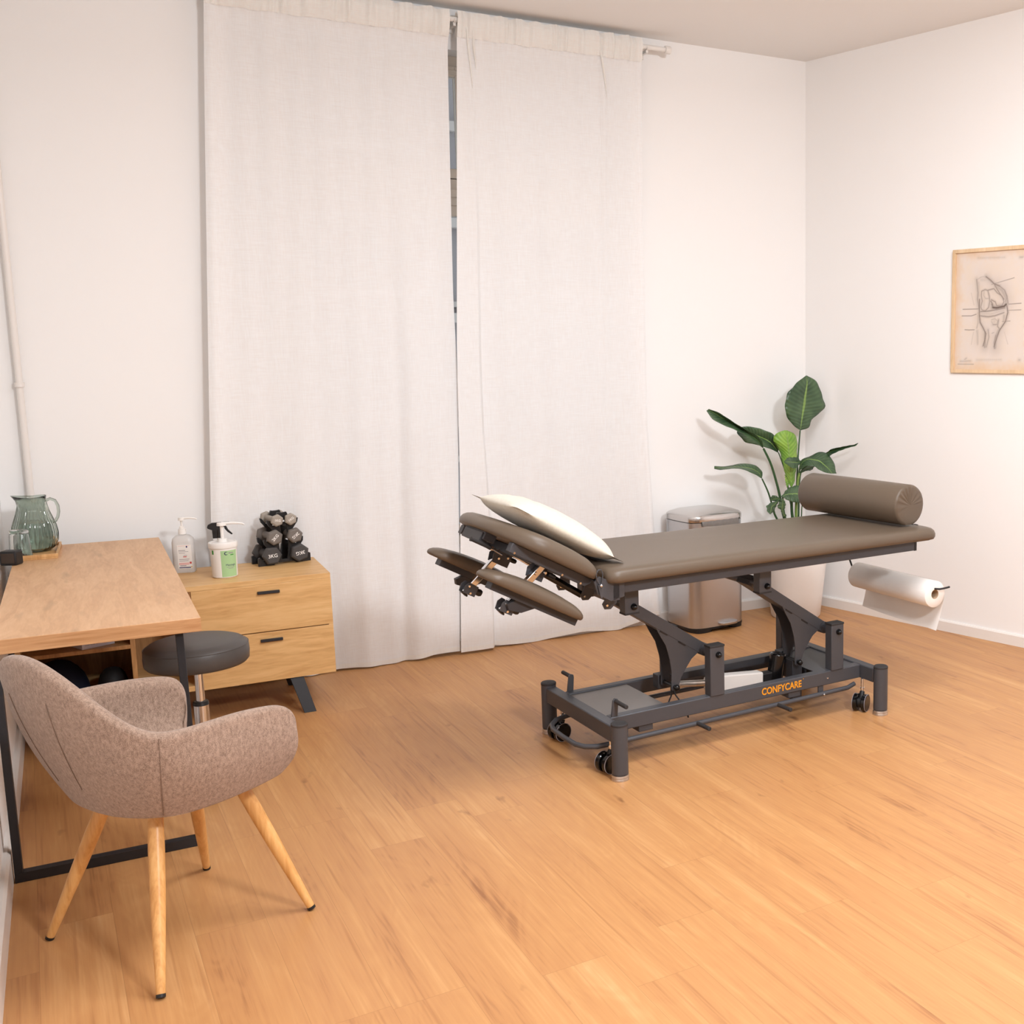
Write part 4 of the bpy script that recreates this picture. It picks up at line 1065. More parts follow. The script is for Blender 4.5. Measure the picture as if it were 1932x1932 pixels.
# uprights, lifting arms, fins
dU = .610
for k in range(2):
    o = k * dU
    for (ya, yb) in ((.105, .150), (.470, .515)):
        b = MB(); b.box(o + .463, o + .529, ya, yb, .198, .398); up = b.build('upright', G, bed, bevel=.003)
        b = MB(); b.box(o + .4615, o + .5305, ya - .0015, yb + .0015, .396, .405); b.build('cap', M['rubber'], up, bevel=.002)
        s = -1 if ya < .2 else 1
        yy = ya if s < 0 else yb
        b = MB(); b.lathe([(.0125, 0), (.0125, .004), (.011, .008), (.0095, .014), (.005, .0185), (.0001, .0195)], seg=20, M=Matrix.Translation((o + .500, yy, .366)) @ Matrix.Rotation(PI / 2 * (1 if s < 0 else -1), 4, 'X')); b.build('bolt_cap', M['black_gloss'], up)
        b = MB(); b.box(o + .091, o + .150, ya, yb, .588, .690); lu = b.build('lug', G, bed, bevel=.003)
        b = MB(); b.box(o + .090, o + .151, ya - .001, yb + .001, .583, .590); b.build('cap', M['rubber'], lu, bevel=.001)
        b = MB(); b.lathe([(.0125, 0), (.0125, .004), (.011, .008), (.0095, .014), (.005, .0185), (.0001, .0195)], seg=20, M=Matrix.Translation((o + .127, yy, .613)) @ Matrix.Rotation(PI / 2 * (1 if s < 0 else -1), 4, 'X')); b.build('bolt_cap', M['black_gloss'], lu)
    for (px_, pz_) in ((.127, .613), (.497, .366)):
        b = MB(); b.cyl((o + px_, .150, pz_), (o + px_, .470, pz_), .0185, seg=24); b.build('pivot_tube', G, bed)
    a0, a1 = Vector((o + .112, 0, .623)), Vector((o + .487, 0, .3725)); d_ = (a1 - a0).normalized(); n_ = Vector((-d_.z, 0, d_.x)); n_ = n_ if n_.z > 0 else -n_
    b = MB(); hw = .0225
    b.prism([(-1, 0), (1, 0), (1, 1), (-1, 1)], lambda i, j: a0.lerp(a1, j) + n_ * hw * i + Vector((0, .200, 0)), lambda i, j: a0.lerp(a1, j) + n_ * hw * i + Vector((0, .292, 0)))
    arm = b.build('lifting_arm', G, bed, bevel=.002)
    b = MB(); b.cyl((o + .497, .196, .366), (o + .497, .296, .366), .0255, seg=28); b.build('weld_collar', G, arm)
    fin = [(.272, .493), (.292, .455), (.318, .410), (.335, .350), (.342, .300), (.340, .228), (.348, .220), (.362, .221), (.373, .234), (.385, .268), (.411, .307), (.435, .338), (.470, .362)]
    finw = [(o + x, z) for x, z in fin]
    for yf in (.2015, .286):
        b = MB(); b.prism(finw, lambda x, z: Vector((x, yf, z)), lambda x, z: Vector((x, yf + .0045, z))); b.build('fin', G if yf < .25 else GD, arm, bevel=.0006)
    b = MB()
    m0 = a0 - n_ * (hw + .0015); m1 = a1 - n_ * (hw + .0015)
    for (sa, sb_) in ((.515, .60), (.735, .82)):
        b.prism([(-1, sa), (1, sa), (1, sb_), (-1, sb_)], lambda i, j: m0.lerp(m1, j) + n_ * .0028 * i + Vector((0, .1990, 0)), lambda i, j: m0.lerp(m1, j) + n_ * .0028 * i + Vector((0, .2060, 0)))
    b.build('slot', M['black_plastic'], arm)
    b = MB(); b.cyl((o + .356, .186, .236), (o + .356, .305, .236), .0085, seg=16)
    b.build('pin', M['black_plastic'], arm)
    b = MB(); b.ball((o + .356, .186, .236), .0125, seg=18, sc=(1, .9, 1)); b.build('bolt_cap', M['black_gloss'], arm)
b = MB(); b.prism([(0, 0), (1, 0), (1, 1), (0, 1)], lambda x, z: Vector((.345 + x * .62, .315, .218 + z * .030)), lambda x, z: Vector((.345 + x * .62, .340, .218 + z * .030))); b.build('link_bar', GD, bed, bevel=.002)
for xk in (.335, .945):
    b = MB(); b.box(xk, xk + .04, .300, .345, .205, .262); b.build('link_bracket', GD, bed, bevel=.003)
# linear actuator
b = MB(); b.tube([(.366, .246, .232), (.545, .246, .208)], .0135, seg=24); act = b.build('actuator', M['alu'], bed)
b = MB(); b.prism([(.530, .228), (.570, .236), (.800, .213), (.800, .165), (.570, .162), (.530, .176)], lambda x, z: Vector((x, .222, z)), lambda x, z: Vector((x, .270, z))); b.build('housing', M['white_body'], act, bevel=.006, seg=3)
b = MB(); b.tube([(.868, .246, .130), (.893, .246, .276)], .0345, seg=28); b.build('motor', M['black_gloss'], act, bevel=.007, seg=3)
b = MB(); b.box(.795, .875, .228, .266, .160, .205); b.build('gearbox', M['black_plastic'], act, bevel=.006)
b = MB(); b.box(.955, 1.005, .225, .275, .06, .236); b.build('motor_mount', GD, bed, bevel=.002)
b = MB(); b.tube([(.366, .25, .225), (.357, .235, .190), (.330, .22, .160), (.295, .20, .150), (.250, .19, .165)], .0032, seg=8)
b.tube([(.366, .25, .222), (.380, .235, .185), (.395, .215, .155), (.40, .19, .130), (.39, .16, .115)], .0032, seg=8)
b.tube([(.40, .30, .275), (.43, .31, .300), (.447, .315, .275), (.440, .315, .245), (.42, .32, .230)], .0032, seg=8)
b.build('cable', M['black_plastic'], bed)
# foot pedal bar, pegs, levers
bar = [(1.205, .112, .118), (1.165, .108, .108), (.9, .108, .105), (.5, .108, .103), (.14, .108, .101), (.03, .112, .098), (-.028, .126, .094), (-.062, .160, .090), (-.078, .21, .088), (-.082, .31, .088), (-.078, .41, .088), (-.062, .46, .090), (-.028, .494, .094), (.03, .508, .098), (.3, .51, .101), (1.165, .51, .105)]
b = MB(); b.tube(bar, .0098, seg=16); pb = b.build('pedal_bar', G, bed, ang=60)
for x in (.398, .790):
    b = MB(); b.cyl((x, .104, .104), (x + .004, .018, .104), .0085, seg=16); b.build('peg', M['rubber'], pb, bevel=.002)
for x in (.085, 1.025):
    b = MB(); b.box(x - .013, x + .013, .116, .124, .096, .142); b.build('hanger', G, pb, bevel=.001)
b = MB()
for x in (.082, .402, .794, 1.028): b.ball((x, .0975, .105), .0042, seg=10)
b.build('screw', M['chrome'], pb)
for (ys, sg) in ((.118, -1), (.502, 1)):
    b = MB(); xa = .038
    b.prism([(xa - .010, .199), (xa + .016, .199), (xa + .020, .255), (xa + .018, .266), (xa + .006, .270), (xa - .002, .262)], lambda x, z: Vector((x, ys - .004, z)), lambda x, z: Vector((x, ys + .004, z)))
    lv = b.build('lever', G, bed, bevel=.001)
    b = MB(); b.cyl((xa + .010, ys, .258), (xa + .012, ys + sg * .085, .256), .0082, seg=16); b.build('grip', M['rubber'], lv, bevel=.002)
# casters
for (x, y) in ((.012, .095), (.012, .520), (BL - .022, .095), (BL - .022, .520)):
    b = MB(); b.cyl((x, y, .080), (x, y, .139), .0070, seg=16); b.cyl((x, y, .094), (x, y, .100), .0100, seg=16)
    cs = b.build('caster', M['chrome'], bed)
    a = math.radians(12 if x < .5 else 30)
    t1 = Vector((math.sin(a), -math.cos(a), 0)); u1 = Vector((math.cos(a), math.sin(a), 0)); c_ = Vector((x, y, 0)) - u1 * .018
    for s in (-1, 1):
        b = MB(); R_w = .0375
        b.tube([c_ + t1 * (s * d) + Vector((0, 0, R_w)) for d in (.009, .012, .028, .031)], [R_w * .9, R_w, R_w, R_w * .9], seg=36)
        wh = b.build('wheel', M['black_gloss'], cs)
        b = MB(); pts = [c_ + t1 * (s * .0285) + u1 * ((R_w - .0005) * math.cos(2 * PI * k / 36)) + Vector((0, 0, R_w + (R_w - .0005) * math.sin(2 * PI * k / 36))) for k in range(37)]
        b.tube(pts, .0014, seg=6, cap=False); b.build('tread', M['print_grey'], wh)
    b = MB(); b.tube([c_ + Vector((0, 0, R_w)) , Vector((x, y, .082))], [.014, .011], seg=12); b.cyl(c_ + t1 * -.010 + Vector((0, 0, R_w)), c_ + t1 * .010 + Vector((0, 0, R_w)), .022, seg=18); b.build('fork', M['black_plastic'], cs)
# table frame
for (ya, yb) in ((.030, .066), (.554, .590)):
    b = MB(); b.box(-.028, 1.478, ya, yb, .690, .729); tr_ = b.build('table_rail', G, bed, bevel=.002)
    b = MB(); b.box(1.470, 1.484, ya - .001, yb + .001, .689, .730); b.build('end_cap', M['black_plastic'], tr_, bevel=.001)
for x in (-.02, .12, .72, 1.44):
    b = MB(); b.box(x, x + .035, .066, .554, .692, .727); b.build('table_cross_rail', GD, bed, bevel=.002)
b = MB(); b.box(-.01, 1.55, .02, .60, .729, .737); b.build('table_board', M['black_plastic'], bed)
# cushions
def cushion(bm, L0, L1, W0, W1, T, fn, rc=.05, rcx=None, crown=.004, tip=None, nU=56, nV=28, edge=.022):
    """pillow-edged pad; fn(u, v, h) -> point. tip: fraction of thickness lost towards both ends"""
    cx_, cy_ = (L0 + L1) / 2, (W0 + W1) / 2; a, c = (L1 - L0) / 2, (W1 - W0) / 2
    def outline(t):
        n = 1
        # rounded rectangle by angle walk
        return t
    per = []
    for sx, sy, a0 in ((1, 1, 0), (-1, 1, 90), (-1, -1, 180), (1, -1, 270)):
        for i in range(9):
            an = math.radians(a0 + 90 * i / 8); rx, ry = rcx if (rcx and sx > 0) else (rc, rc); per.append((sx * (a - rx) + rx * math.cos(an), sy * (c - ry) + ry * math.sin(an)))
    # densify long sides
    out = []
    for i, p in enumerate(per):
        q = per[(i + 1) % len(per)]; d = math.hypot(q[0] - p[0], q[1] - p[1]); k = max(1, int(d / .05))
        for j in range(k): out.append((p[0] + (q[0] - p[0]) * j / k, p[1] + (q[1] - p[1]) * j / k))
    def thick(x):
        if tip is None: return 1.0
        s = abs((x - 0) / a)
        return 1 - tip * s ** 3.0
    rows = []
    e = edge
    sec = [(-e * 1.6, 0.0, 0), (-e * .5, 0.0, 0), (-.004, .06, 0), (0, .26, 0), (0, .50, 0), (-e * .14, .72, 0), (-e * .45, .88, 0), (-e * .95, .97, 0), (-e * 1.8, 1.0, 0)]
    for off, hh, _ in sec:
        row = []
        for (x, y) in out:
            sxx = (a + off) / a; syy = (c + off) / c
            X, Y = x * sxx, y * syy
            row.append(fn(cx_ + X, cy_ + Y, T * hh * thick(X) ))
        rows.append(row)
    for f in (.75, .5, .25, .03):
        row = []
        for (x, y) in out:
            X, Y = x * (a - e * 1.8) / a * f, y * (c - e * 1.8) / c * f
            row.append(fn(cx_ + X, cy_ + Y, T * thick(X) + crown * (1 - f)))
        rows.append(row)
    vv = bm.grid(rows, close_v=True)
    bm._face(list(reversed(vv[0]))); bm._face(vv[-1])
b = MB(); cushion(b, -.030, 1.578, -.014, .634, .053, lambda u, v, h: Vector((u, v, .735 + h)), rc=.045, edge=.026)
b.build('seat_pad', M['vinyl'], bed, ang=70)
# head section frame: d along the slope, n normal
HA = math.radians(29.3); H0 = Vector((-.055, 0, .735))
hd_ = Vector((-math.cos(HA), 0, math.sin(HA))); hn_ = Vector((math.sin(HA), 0, math.cos(HA)))
def hp(d, v, n): return H0 + hd_ * d + hn_ * n + Vector((0, v, 0))
def hbox(bm, d0, d1, v0, v1, n0, n1):
    bm.prism([(d0, n0), (d1, n0), (d1, n1), (d0, n1)], lambda d, n: hp(d, v0, n), lambda d, n: hp(d, v1, n))
b = MB(); cushion(b, .012, .418, -.004, .624, .066, lambda u, v, h: hp(u, v, .008 + h), rc=.06, rcx=(.17, .27), edge=.032, tip=.42)
b.build('head_pad', M['vinyl'], bed, ang=70)
for (va, vb) in ((.060, .092), (.528, .560)):
    b = MB()
    b.prism([(.012, -.008), (.030, -.026), (.350, -.026), (.350, .008), (.012, .008)], lambda d, n: hp(d, va, n), lambda d, n: hp(d, vb, n))
    hr = b.build('head_rail', G, bed, bevel=.002)
    b = MB()
    for d in (.05, .13, .33): b.cyl(hp(d, va - .003 if va < .3 else vb + .003, -.022), hp(d, va, -.022), .004, seg=10)
    b.build('screw', M['chrome'], hr)
b = MB(); hbox(b, .345, .392, .215, .405, -.020, .010); b.build('head_board', G, bed, bevel=.003)
b = MB(); hbox(b, .368, .398, .225, .395, -.034, .004); b.build('head_end_plate', GD, bed, bevel=.002)
b = MB(); hbox(b, .180, .225, .092, .528, -.028, .006); b.build('head_cross_rail', GD, bed, bevel=.002)
# adjusting rod with grip
b = MB(); b.tube([hp(.29, .24, -.040), hp(.345, .21, -.036)], .0045, seg=10); b.tube([hp(.345, .21, -.036), hp(.358, .206, -.036)], .0075, seg=12); rd = b.build('release_rod', M['chrome'], bed)
b = MB(); b.tube([hp(.355, .206, -.036), hp(.370, .204, -.036), hp(.432, .195, -.036), hp(.440, .195, -.036)], [.0085, .0072, .0072, .0088], seg=16); b.build('grip', M['rubber'], rd)
# chrome arm supports with pads
for v in (.092, .448):
    top, end = hp(.200, v, -.020), hp(.268, v, -.222); dr_ = (end - top).normalized()
    sd = dr_.cross(Vector((0, 1, 0)))
    b = MB(); b.prism([(-1, -1), (1, -1), (1, 1), (-1, 1)], lambda i, j: top + sd * .0125 * i + Vector((0, .0125 * j, 0)), lambda i, j: end + sd * .0125 * i + Vector((0, .0125 * j, 0)))
    tb = b.build('support_tube', M['chrome'], bed, bevel=.003)
    b = MB(); b.prism([(-1, -1), (1, -1), (1, 1), (-1, 1)], lambda i, j: end + sd * .0135 * i + Vector((0, .0135 * j, 0)), lambda i, j: end + dr_ * .006 + sd * .0135 * i + Vector((0, .0135 * j, 0))); b.build('end_plug', M['black_plastic'], tb, bevel=.002)
    for q0 in ((.0185, -.022) if v > .2 else (.0185,)):
        b = MB()
        b.prism([(.165, -.075), (.165, -.020), (.225, -.020), (.240, -.045), (.232, -.075)], lambda d, n: hp(d, v + q0, n), lambda d, n: hp(d, v + q0 + .0035, n))
        br = b.build('socket_plate', G, bed, bevel=.001)
    b = MB()
    for (d, n) in ((.182, -.040), (.215, -.055)): b.tube([hp(d, v - (.021 if v > .2 else .012), n), hp(d, v - (.030 if v > .2 else .016), n)], [.0068, .0045], seg=14)
    b.build('screw', M['chrome'], br)
    b = MB(); b.tube([hp(.165, v, -.040), hp(.140, v, -.040), hp(.134, v, -.040)], [.009, .009, .007], seg=14); b.build('knob', M['black_plastic'], br)
for v0, vt, side in ((-.004, .092, 1), (.506, .448, -1)):
    b = MB(); cushion(b, -.008, .415, v0, v0 + .134, .052, lambda u, v, h: hp(u, v, -.144 + h), rc=.06, edge=.026, tip=.5)
    pad = b.build('arm_pad', M['vinyl'], bed, ang=70)
    b = MB(); hbox(b, .01, .365, v0 + .040, v0 + .088, -.168, -.140); rl = b.build('pad_rail', GD, pad, bevel=.002)
    b = MB(); vc = v0 + .067
    b.prism([(.175, -.168), (.255, -.168), (.275, -.190), (.262, -.208), (.215, -.200)], lambda d, n: hp(d, vc - .012, n), lambda d, n: hp(d, vc + .012, n)); b.build('gusset', GD, pad, bevel=.001)
    e0 = hp(.263, vt, -.200)
    for q0 in (.0195, -.024):
        b = MB()
        b.prism([(-.028, -.022), (.020, -.022), (.024, .006), (.014, .022), (-.028, .018)], lambda d, n: e0 + hd_ * d + hn_ * n + Vector((0, q0, 0)), lambda d, n: e0 + hd_ * d + hn_ * n + Vector((0, q0 + .0045, 0)))
        cl = b.build('clamp_plate', G, pad, bevel=.001)
    b = MB()
    for (d, n) in ((.010, .008), (-.005, -.014)): b.tube([e0 + hd_ * d + hn_ * n + Vector((0, -.0235, 0)), e0 + hd_ * d + hn_ * n + Vector((0, -.031, 0))], [.006, .004], seg=12)
    b.build('screw', M['chrome'], cl)
    b = MB(); b.tube([e0 - hd_ * .020, e0 - hd_ * .050, e0 - hd_ * .056], [.0125, .0135, .011], seg=18); b.build('knob', M['black_plastic'], cl)
# gas spring, hinges
b = MB(); b.tube([(.006, .30, .640), (-.150, .30, .745)], .0135, seg=20); gs = b.build('gas_spring', M['black_gloss'], bed)
b = MB(); b.tube([(-.150, .30, .745), (-.262, .30, .822)], .0042, seg=12); b.build('piston', M['chrome'], gs)
for v in (.10, .285, .50):
    b = MB(); b.prism([(.055, .690), (.055, .640), (.030, .618), (.005, .620), (-.004, .640), (.012, .662), (.020, .690)], lambda x, z: Vector((x, v, z)), lambda x, z: Vector((x, v + .006, z))); br = b.build('hinge_bracket', G, bed, bevel=.001)
    b = MB(); b.tube([(.012, v - .001, .635), (.012, v - .007, .635)], [.006, .0045], seg=12); b.build('screw', M['chrome'], br)
for (va, vb) in ((.018, .026), (.594, .602)):
    b = MB(); b.prism([(.045, .738), (.045, .680), (-.010, .668), (-.062, .700), (-.075, .745), (-.055, .765), (-.03, .752)], lambda x, z: Vector((x, va, z)), lambda x, z: Vector((x, vb, z))); hg = b.build('hinge_plate', G, bed, bevel=.001)
    yo = va - .006 if va < .3 else vb + .006
    b = MB(); b.tube([(-.052, yo, .728), (-.066, yo, .752), (-.070, yo, .775), (-.062, yo, .790), (-.050, yo, .790), (-.044, yo, .775), (-.046, yo, .752), (-.052, yo, .728)], .0022, seg=8)
    b.prism([(-.064, .735), (-.042, .735), (-.045, .695), (-.051, .684), (-.056, .695)], lambda x, z: Vector((x, yo - .002, z)), lambda x, z: Vector((x, yo + .002, z))); b.build('clip', G, hg)
    b = MB(); b.ball((-.053, yo - (.004 if va < .3 else -.004), .733), .0062, seg=12); b.build('screw', M['chrome'], hg)
    b = MB(); b.box(-.002, .026, va, va + .03, .668, .730); b.build('corner_block', G, hg, bevel=.002)
# holder for the paper roll at the foot end
b = MB(); b.tube([(1.46, .575, .695), (1.50, .600, .66), (1.585, .618, .56), (1.600, .612, .515), (1.600, .590, .503), (1.600, .30, .503), (1.600, .03, .503), (1.606, .008, .505), (1.622, -.002, .508), (1.655, -.002, .510)], .0045, seg=12)
b.build('roll_holder', M['black_metal'], bed)

BM_ = Matrix.Translation((1.918, -2.067, 0)) @ Matrix.Rotation(BA, 4, 'Z')
def bworld(p): return BM_ @ Vector(p)

# paper roll hanging on the holder
pr_ = thing('paper_roll', 'white couch paper roll hanging on a black rod under the foot end', 'paper roll', tuple(bworld((1.600, .30, .478))), BA)
b = MB(); Rr, ri = .060, .0215
rows = []
for (r_, y) in ((ri, -.268), (Rr - .001, -.268), (Rr, -.267), (Rr, -.1), (Rr, .1), (Rr, .267), (Rr - .001, .268), (ri, .268), (ri, .1), (ri, -.1)):
    rows.append([Vector((r_ * math.cos(2 * PI * k / 56), y, r_ * math.sin(2 * PI * k / 56))) for k in range(56)])
b.grid(rows, close_u=True, close_v=True); b.build('roll', M['paper'], pr_, ang=50)
b = MB()
rows = []
for (r_, y) in ((ri - .001, -.2685), (ri, -.2685), (ri, .2685), (ri - .001, .2685), (ri - .0015, 0)):
    rows.append([Vector((r_ * math.cos(2 * PI * k / 40), y, r_ * math.sin(2 * PI * k / 40))) for k in range(40)])
b.grid(rows, close_u=True, close_v=True); b.build('core', M['card'], pr_, ang=50)
b = MB(); rows = []
prof = [(.020, .0572), (.0395, .0462), (.053, .0288), (.0605, .006), (.0612, -.015), (.058, -.045), (.050, -.08), (.040, -.115), (.032, -.142), (.026, -.160)]
for x, z in prof:
    rows.append([Vector((x + .004 * math.sin(j * .5) * max(0, -z) * 6 - (.012 * (1 - j / 16) * max(0, -z) / .16), -.266 + .532 * j / 16 - (0.0 if j else 0), z - max(0, -z) * .06 * (1 - j / 16))) for j in range(17)])
b.grid(rows); b.build('loose_sheet', pmat('thin_crepe_sheet', (244, 238, 232), .9, noise_scale=90, aniso=(1, 22, 1), bump=.25, var=.015), pr_)

# bolster
bol = thing('bolster', 'round taupe vinyl knee bolster lying across the foot end of the couch', 'bolster', tuple(bworld((1.487, .080, .789 + .0925))), BA + math.radians(5.4))
b = MB(); LB, RB = .635, .0915
prof = [(.0001, -.002), (.05, -.001), (.078, .0), (.088, .002), (RB, .010), (RB + .001, .2), (RB + .001, .43), (RB, LB - .010), (.088, LB - .002), (.078, LB), (.0001, LB + .002)]
rows = []
for i, (r_, y) in enumerate(prof):
    row = []
    for k in range(96):
        a = 2 * PI * k / 96
        rr = r_
        zz = rr * math.sin(a)
        if zz < -RB * .92: zz = -RB * .92 + (zz + RB * .92) * .45
        yy = y
        if 0 < i < 4: yy = y + .0030 * math.sin(a * 17 + 2 * math.sin(3 * a)) * (1, .6, .15)[i - 1] * max(0, math.sin(a * .5 + .9)) ** 2
        row.append(Vector((rr * math.cos(a), yy, zz)))
    rows.append(row)
vv = b.grid(rows, close_v=True); b._face(list(reversed(vv[0]))); b._face(vv[-1])
b.build('cover', M['vinyl'], bol, ang=60)
b = MB(); b.tube([(.012, -.001, -.085), (.028, -.006, -.0855), (.036, -.008, -.088), (.044, -.010, -.0895)], [.0018, .002, .0026, .0016], seg=8); b.build('zip_pull', M['black_metal'], bol)

# pillow on the head section
pil = thing('pillow', 'cream linen pillow resting on the raised head section of the couch', 'pillow', tuple(bworld((-.19, .30, .93))), BA)
b = MB(); PA = math.radians(30.4)
pdn, pnn = Vector((-math.cos(PA), 0, math.sin(PA))), Vector((math.sin(PA), 0, math.cos(PA)))
org = Vector((-.19, .30, .93)); base0 = Vector((.078, 0, .787)) - Vector((org.x, 0, org.z))
rowsT, rowsB = [], []
nU, nV = 44, 30
def pil_pt(i, j, top):
    s, t = i / nU, j / nV
    x, y = s * 2 - 1, t * 2 - 1
    wx = 1 - .06 * (1 - y ** 2) * abs(x) ** 3; wy = 1 - .05 * (1 - x ** 2) * abs(y) ** 3
    d = (.5 + x * wx * .5) * .475; v = y * wy * .222
    rr_ = (abs(x) ** 4.5 + abs(y) ** 4.5) ** (1 / 4.5)
    if rr_ > 1: wx /= rr_ ** .9; wy /= rr_ ** .9
    rr_ = min(rr_, 1.0); th = max(0, 1 - rr_ ** 2.2) ** .62
    wr = .0035 * noise.noise(Vector((x * 2.4 + 3, y * 2.2, 1.7 if top else 5.2))) * th * 2
    wr += .0035 * math.sin((x + .45) * 28) * math.exp(-((x - .52) / .16) ** 2) * th
    h = (.070 * th + wr) if top else -.040 * th ** .8
    h += .004
    return base0 + pdn * d + pnn * h + Vector((0, v, 0))
rows = [[pil_pt(i, j, True) for j in range(nV + 1)] for i in range(nU + 1)]
b.grid(rows)
b.grid([[pil_pt(i, j, False) if 0 < i < nU and 0 < j < nV else pil_pt(i, j, True) for j in range(nV + 1)] for i in range(nU + 1)])
b.build('cover', M['linen'], pil, sub=1)

# ------------------------------------------------------------------ pedal bin
BN = math.radians(7.4)
bx_, by_ = Vector((math.cos(BN), math.sin(BN), 0)), Vector((-math.sin(BN), math.cos(BN), 0))
bc = Vector((3.121, -.363, 0)) + bx_ * .160 + by_ * .150
bn = thing('pedal_bin', 'tall brushed steel pedal bin with domed lid by the curtain', 'bin', tuple(bc), BN)
_bp = []
_rr = rrect(.161, .143, .05, 8)
for _i, _p in enumerate(_rr):
    _q = _rr[(_i + 1) % len(_rr)]; _m = max(1, int(math.hypot(_q[0] - _p[0], _q[1] - _p[1]) / .02))
    for _j in range(_m):
        _x, _y = _p[0] + (_q[0] - _p[0]) * _j / _m, _p[1] + (_q[1] - _p[1]) * _j / _m
        _bp.append((_x + .008 * (1 - (_y / .143) ** 2) * (_x / .161), _y + .018 * (1 - (_x / .161) ** 2) * (_y / .143)))
def binsec(w_, f_, r_=0):        # rounded rectangle with slightly bowed sides
    return [(x * w_ / .161 * 1.09, y * f_ / .143 * 1.02) for x, y in _bp]
b = MB(); loft(b, [(binsec(.161, .143, .05), z) for z in (.028, .2, .4, .618)]); b.build('body', M['steel'], bn, ang=50)
b = MB(); loft(b, [(binsec(.1625, .1445, .05), z) for z in (.016, .028)])
loft(b, [([(x * .1 - .118, y * .9 - .095) for x, y in binsec(.161, .05, .03)], z) for z in (0, .016)])
loft(b, [([(x * .35 - .105, y) for x, y in binsec(.161, .138, .05)], z) for z in (0, .02)]); loft(b, [([(x * .26 + .118, y) for x, y in binsec(.161, .135, .05)], z) for z in (0, .02)])
b.build('base', M['black_plastic'], bn, ang=50)
b = MB(); loft(b, [(binsec(.155, .137, .05), 0.614), (binsec(.155, .137, .05), 0.624)]); b.build('inner_rim', M['black_plastic'], bn)
b = MB(); loft(b, [(binsec(.162, .144, .05), 0.622), (binsec(.163, .145, .05), 0.626), (binsec(.163, .145, .05), 0.646), (binsec(.161, .143, .049), 0.653), (binsec(.152, .134, .044), 0.661), (binsec(.12, .105, .035), 0.673), (binsec(.07, .06, .03), 0.680), (binsec(.02, .02, .01), 0.682)]); b.build('lid', M['steel_lid'], bn, ang=35)
b = MB(); rows = []
for i in range(25):
    s = i / 24; x = -.125 + .305 * s
    bowy = -.149 - .018 * (1 - (x / .177) ** 2)
    hgt = .016 + .034 * s ** 2 * (1 if s < .97 else .6)
    y = bowy - .003 - .002 * math.sin(i * 1.7)
    if x > .112: y += (x - .112) ** 2 / .10 * 1.9
    rows.append([Vector((x, y + .006, .628)), Vector((x, y, .625)), Vector((x, y - .003, .620 - hgt * .5)), Vector((x, y, .616 - hgt)), Vector((x, y + .005, .620 - hgt * .8))])
b.grid(rows); b.build('liner', M['bag'], bn, solid=.001)
b = MB(); pd = [(x * .062 + .040, y) for x, y in ((-1, .03), (-1, -.012), (-.96, -.026), (-.80, -.040), (-.5, -.047), (.5, -.047), (.80, -.040), (.96, -.026), (1, -.012), (1, .03))]
b.prism(pd, lambda x, y: Vector((x, y - .150, .034)), lambda x, y: Vector((x, y - .152, .048))); b.build('pedal', M['steel'], bn, bevel=.002)
b = MB(); b.box(.015, .065, -.17, -.10, .022, .034); b.build('pedal_arm', M['black_plastic'], bn)

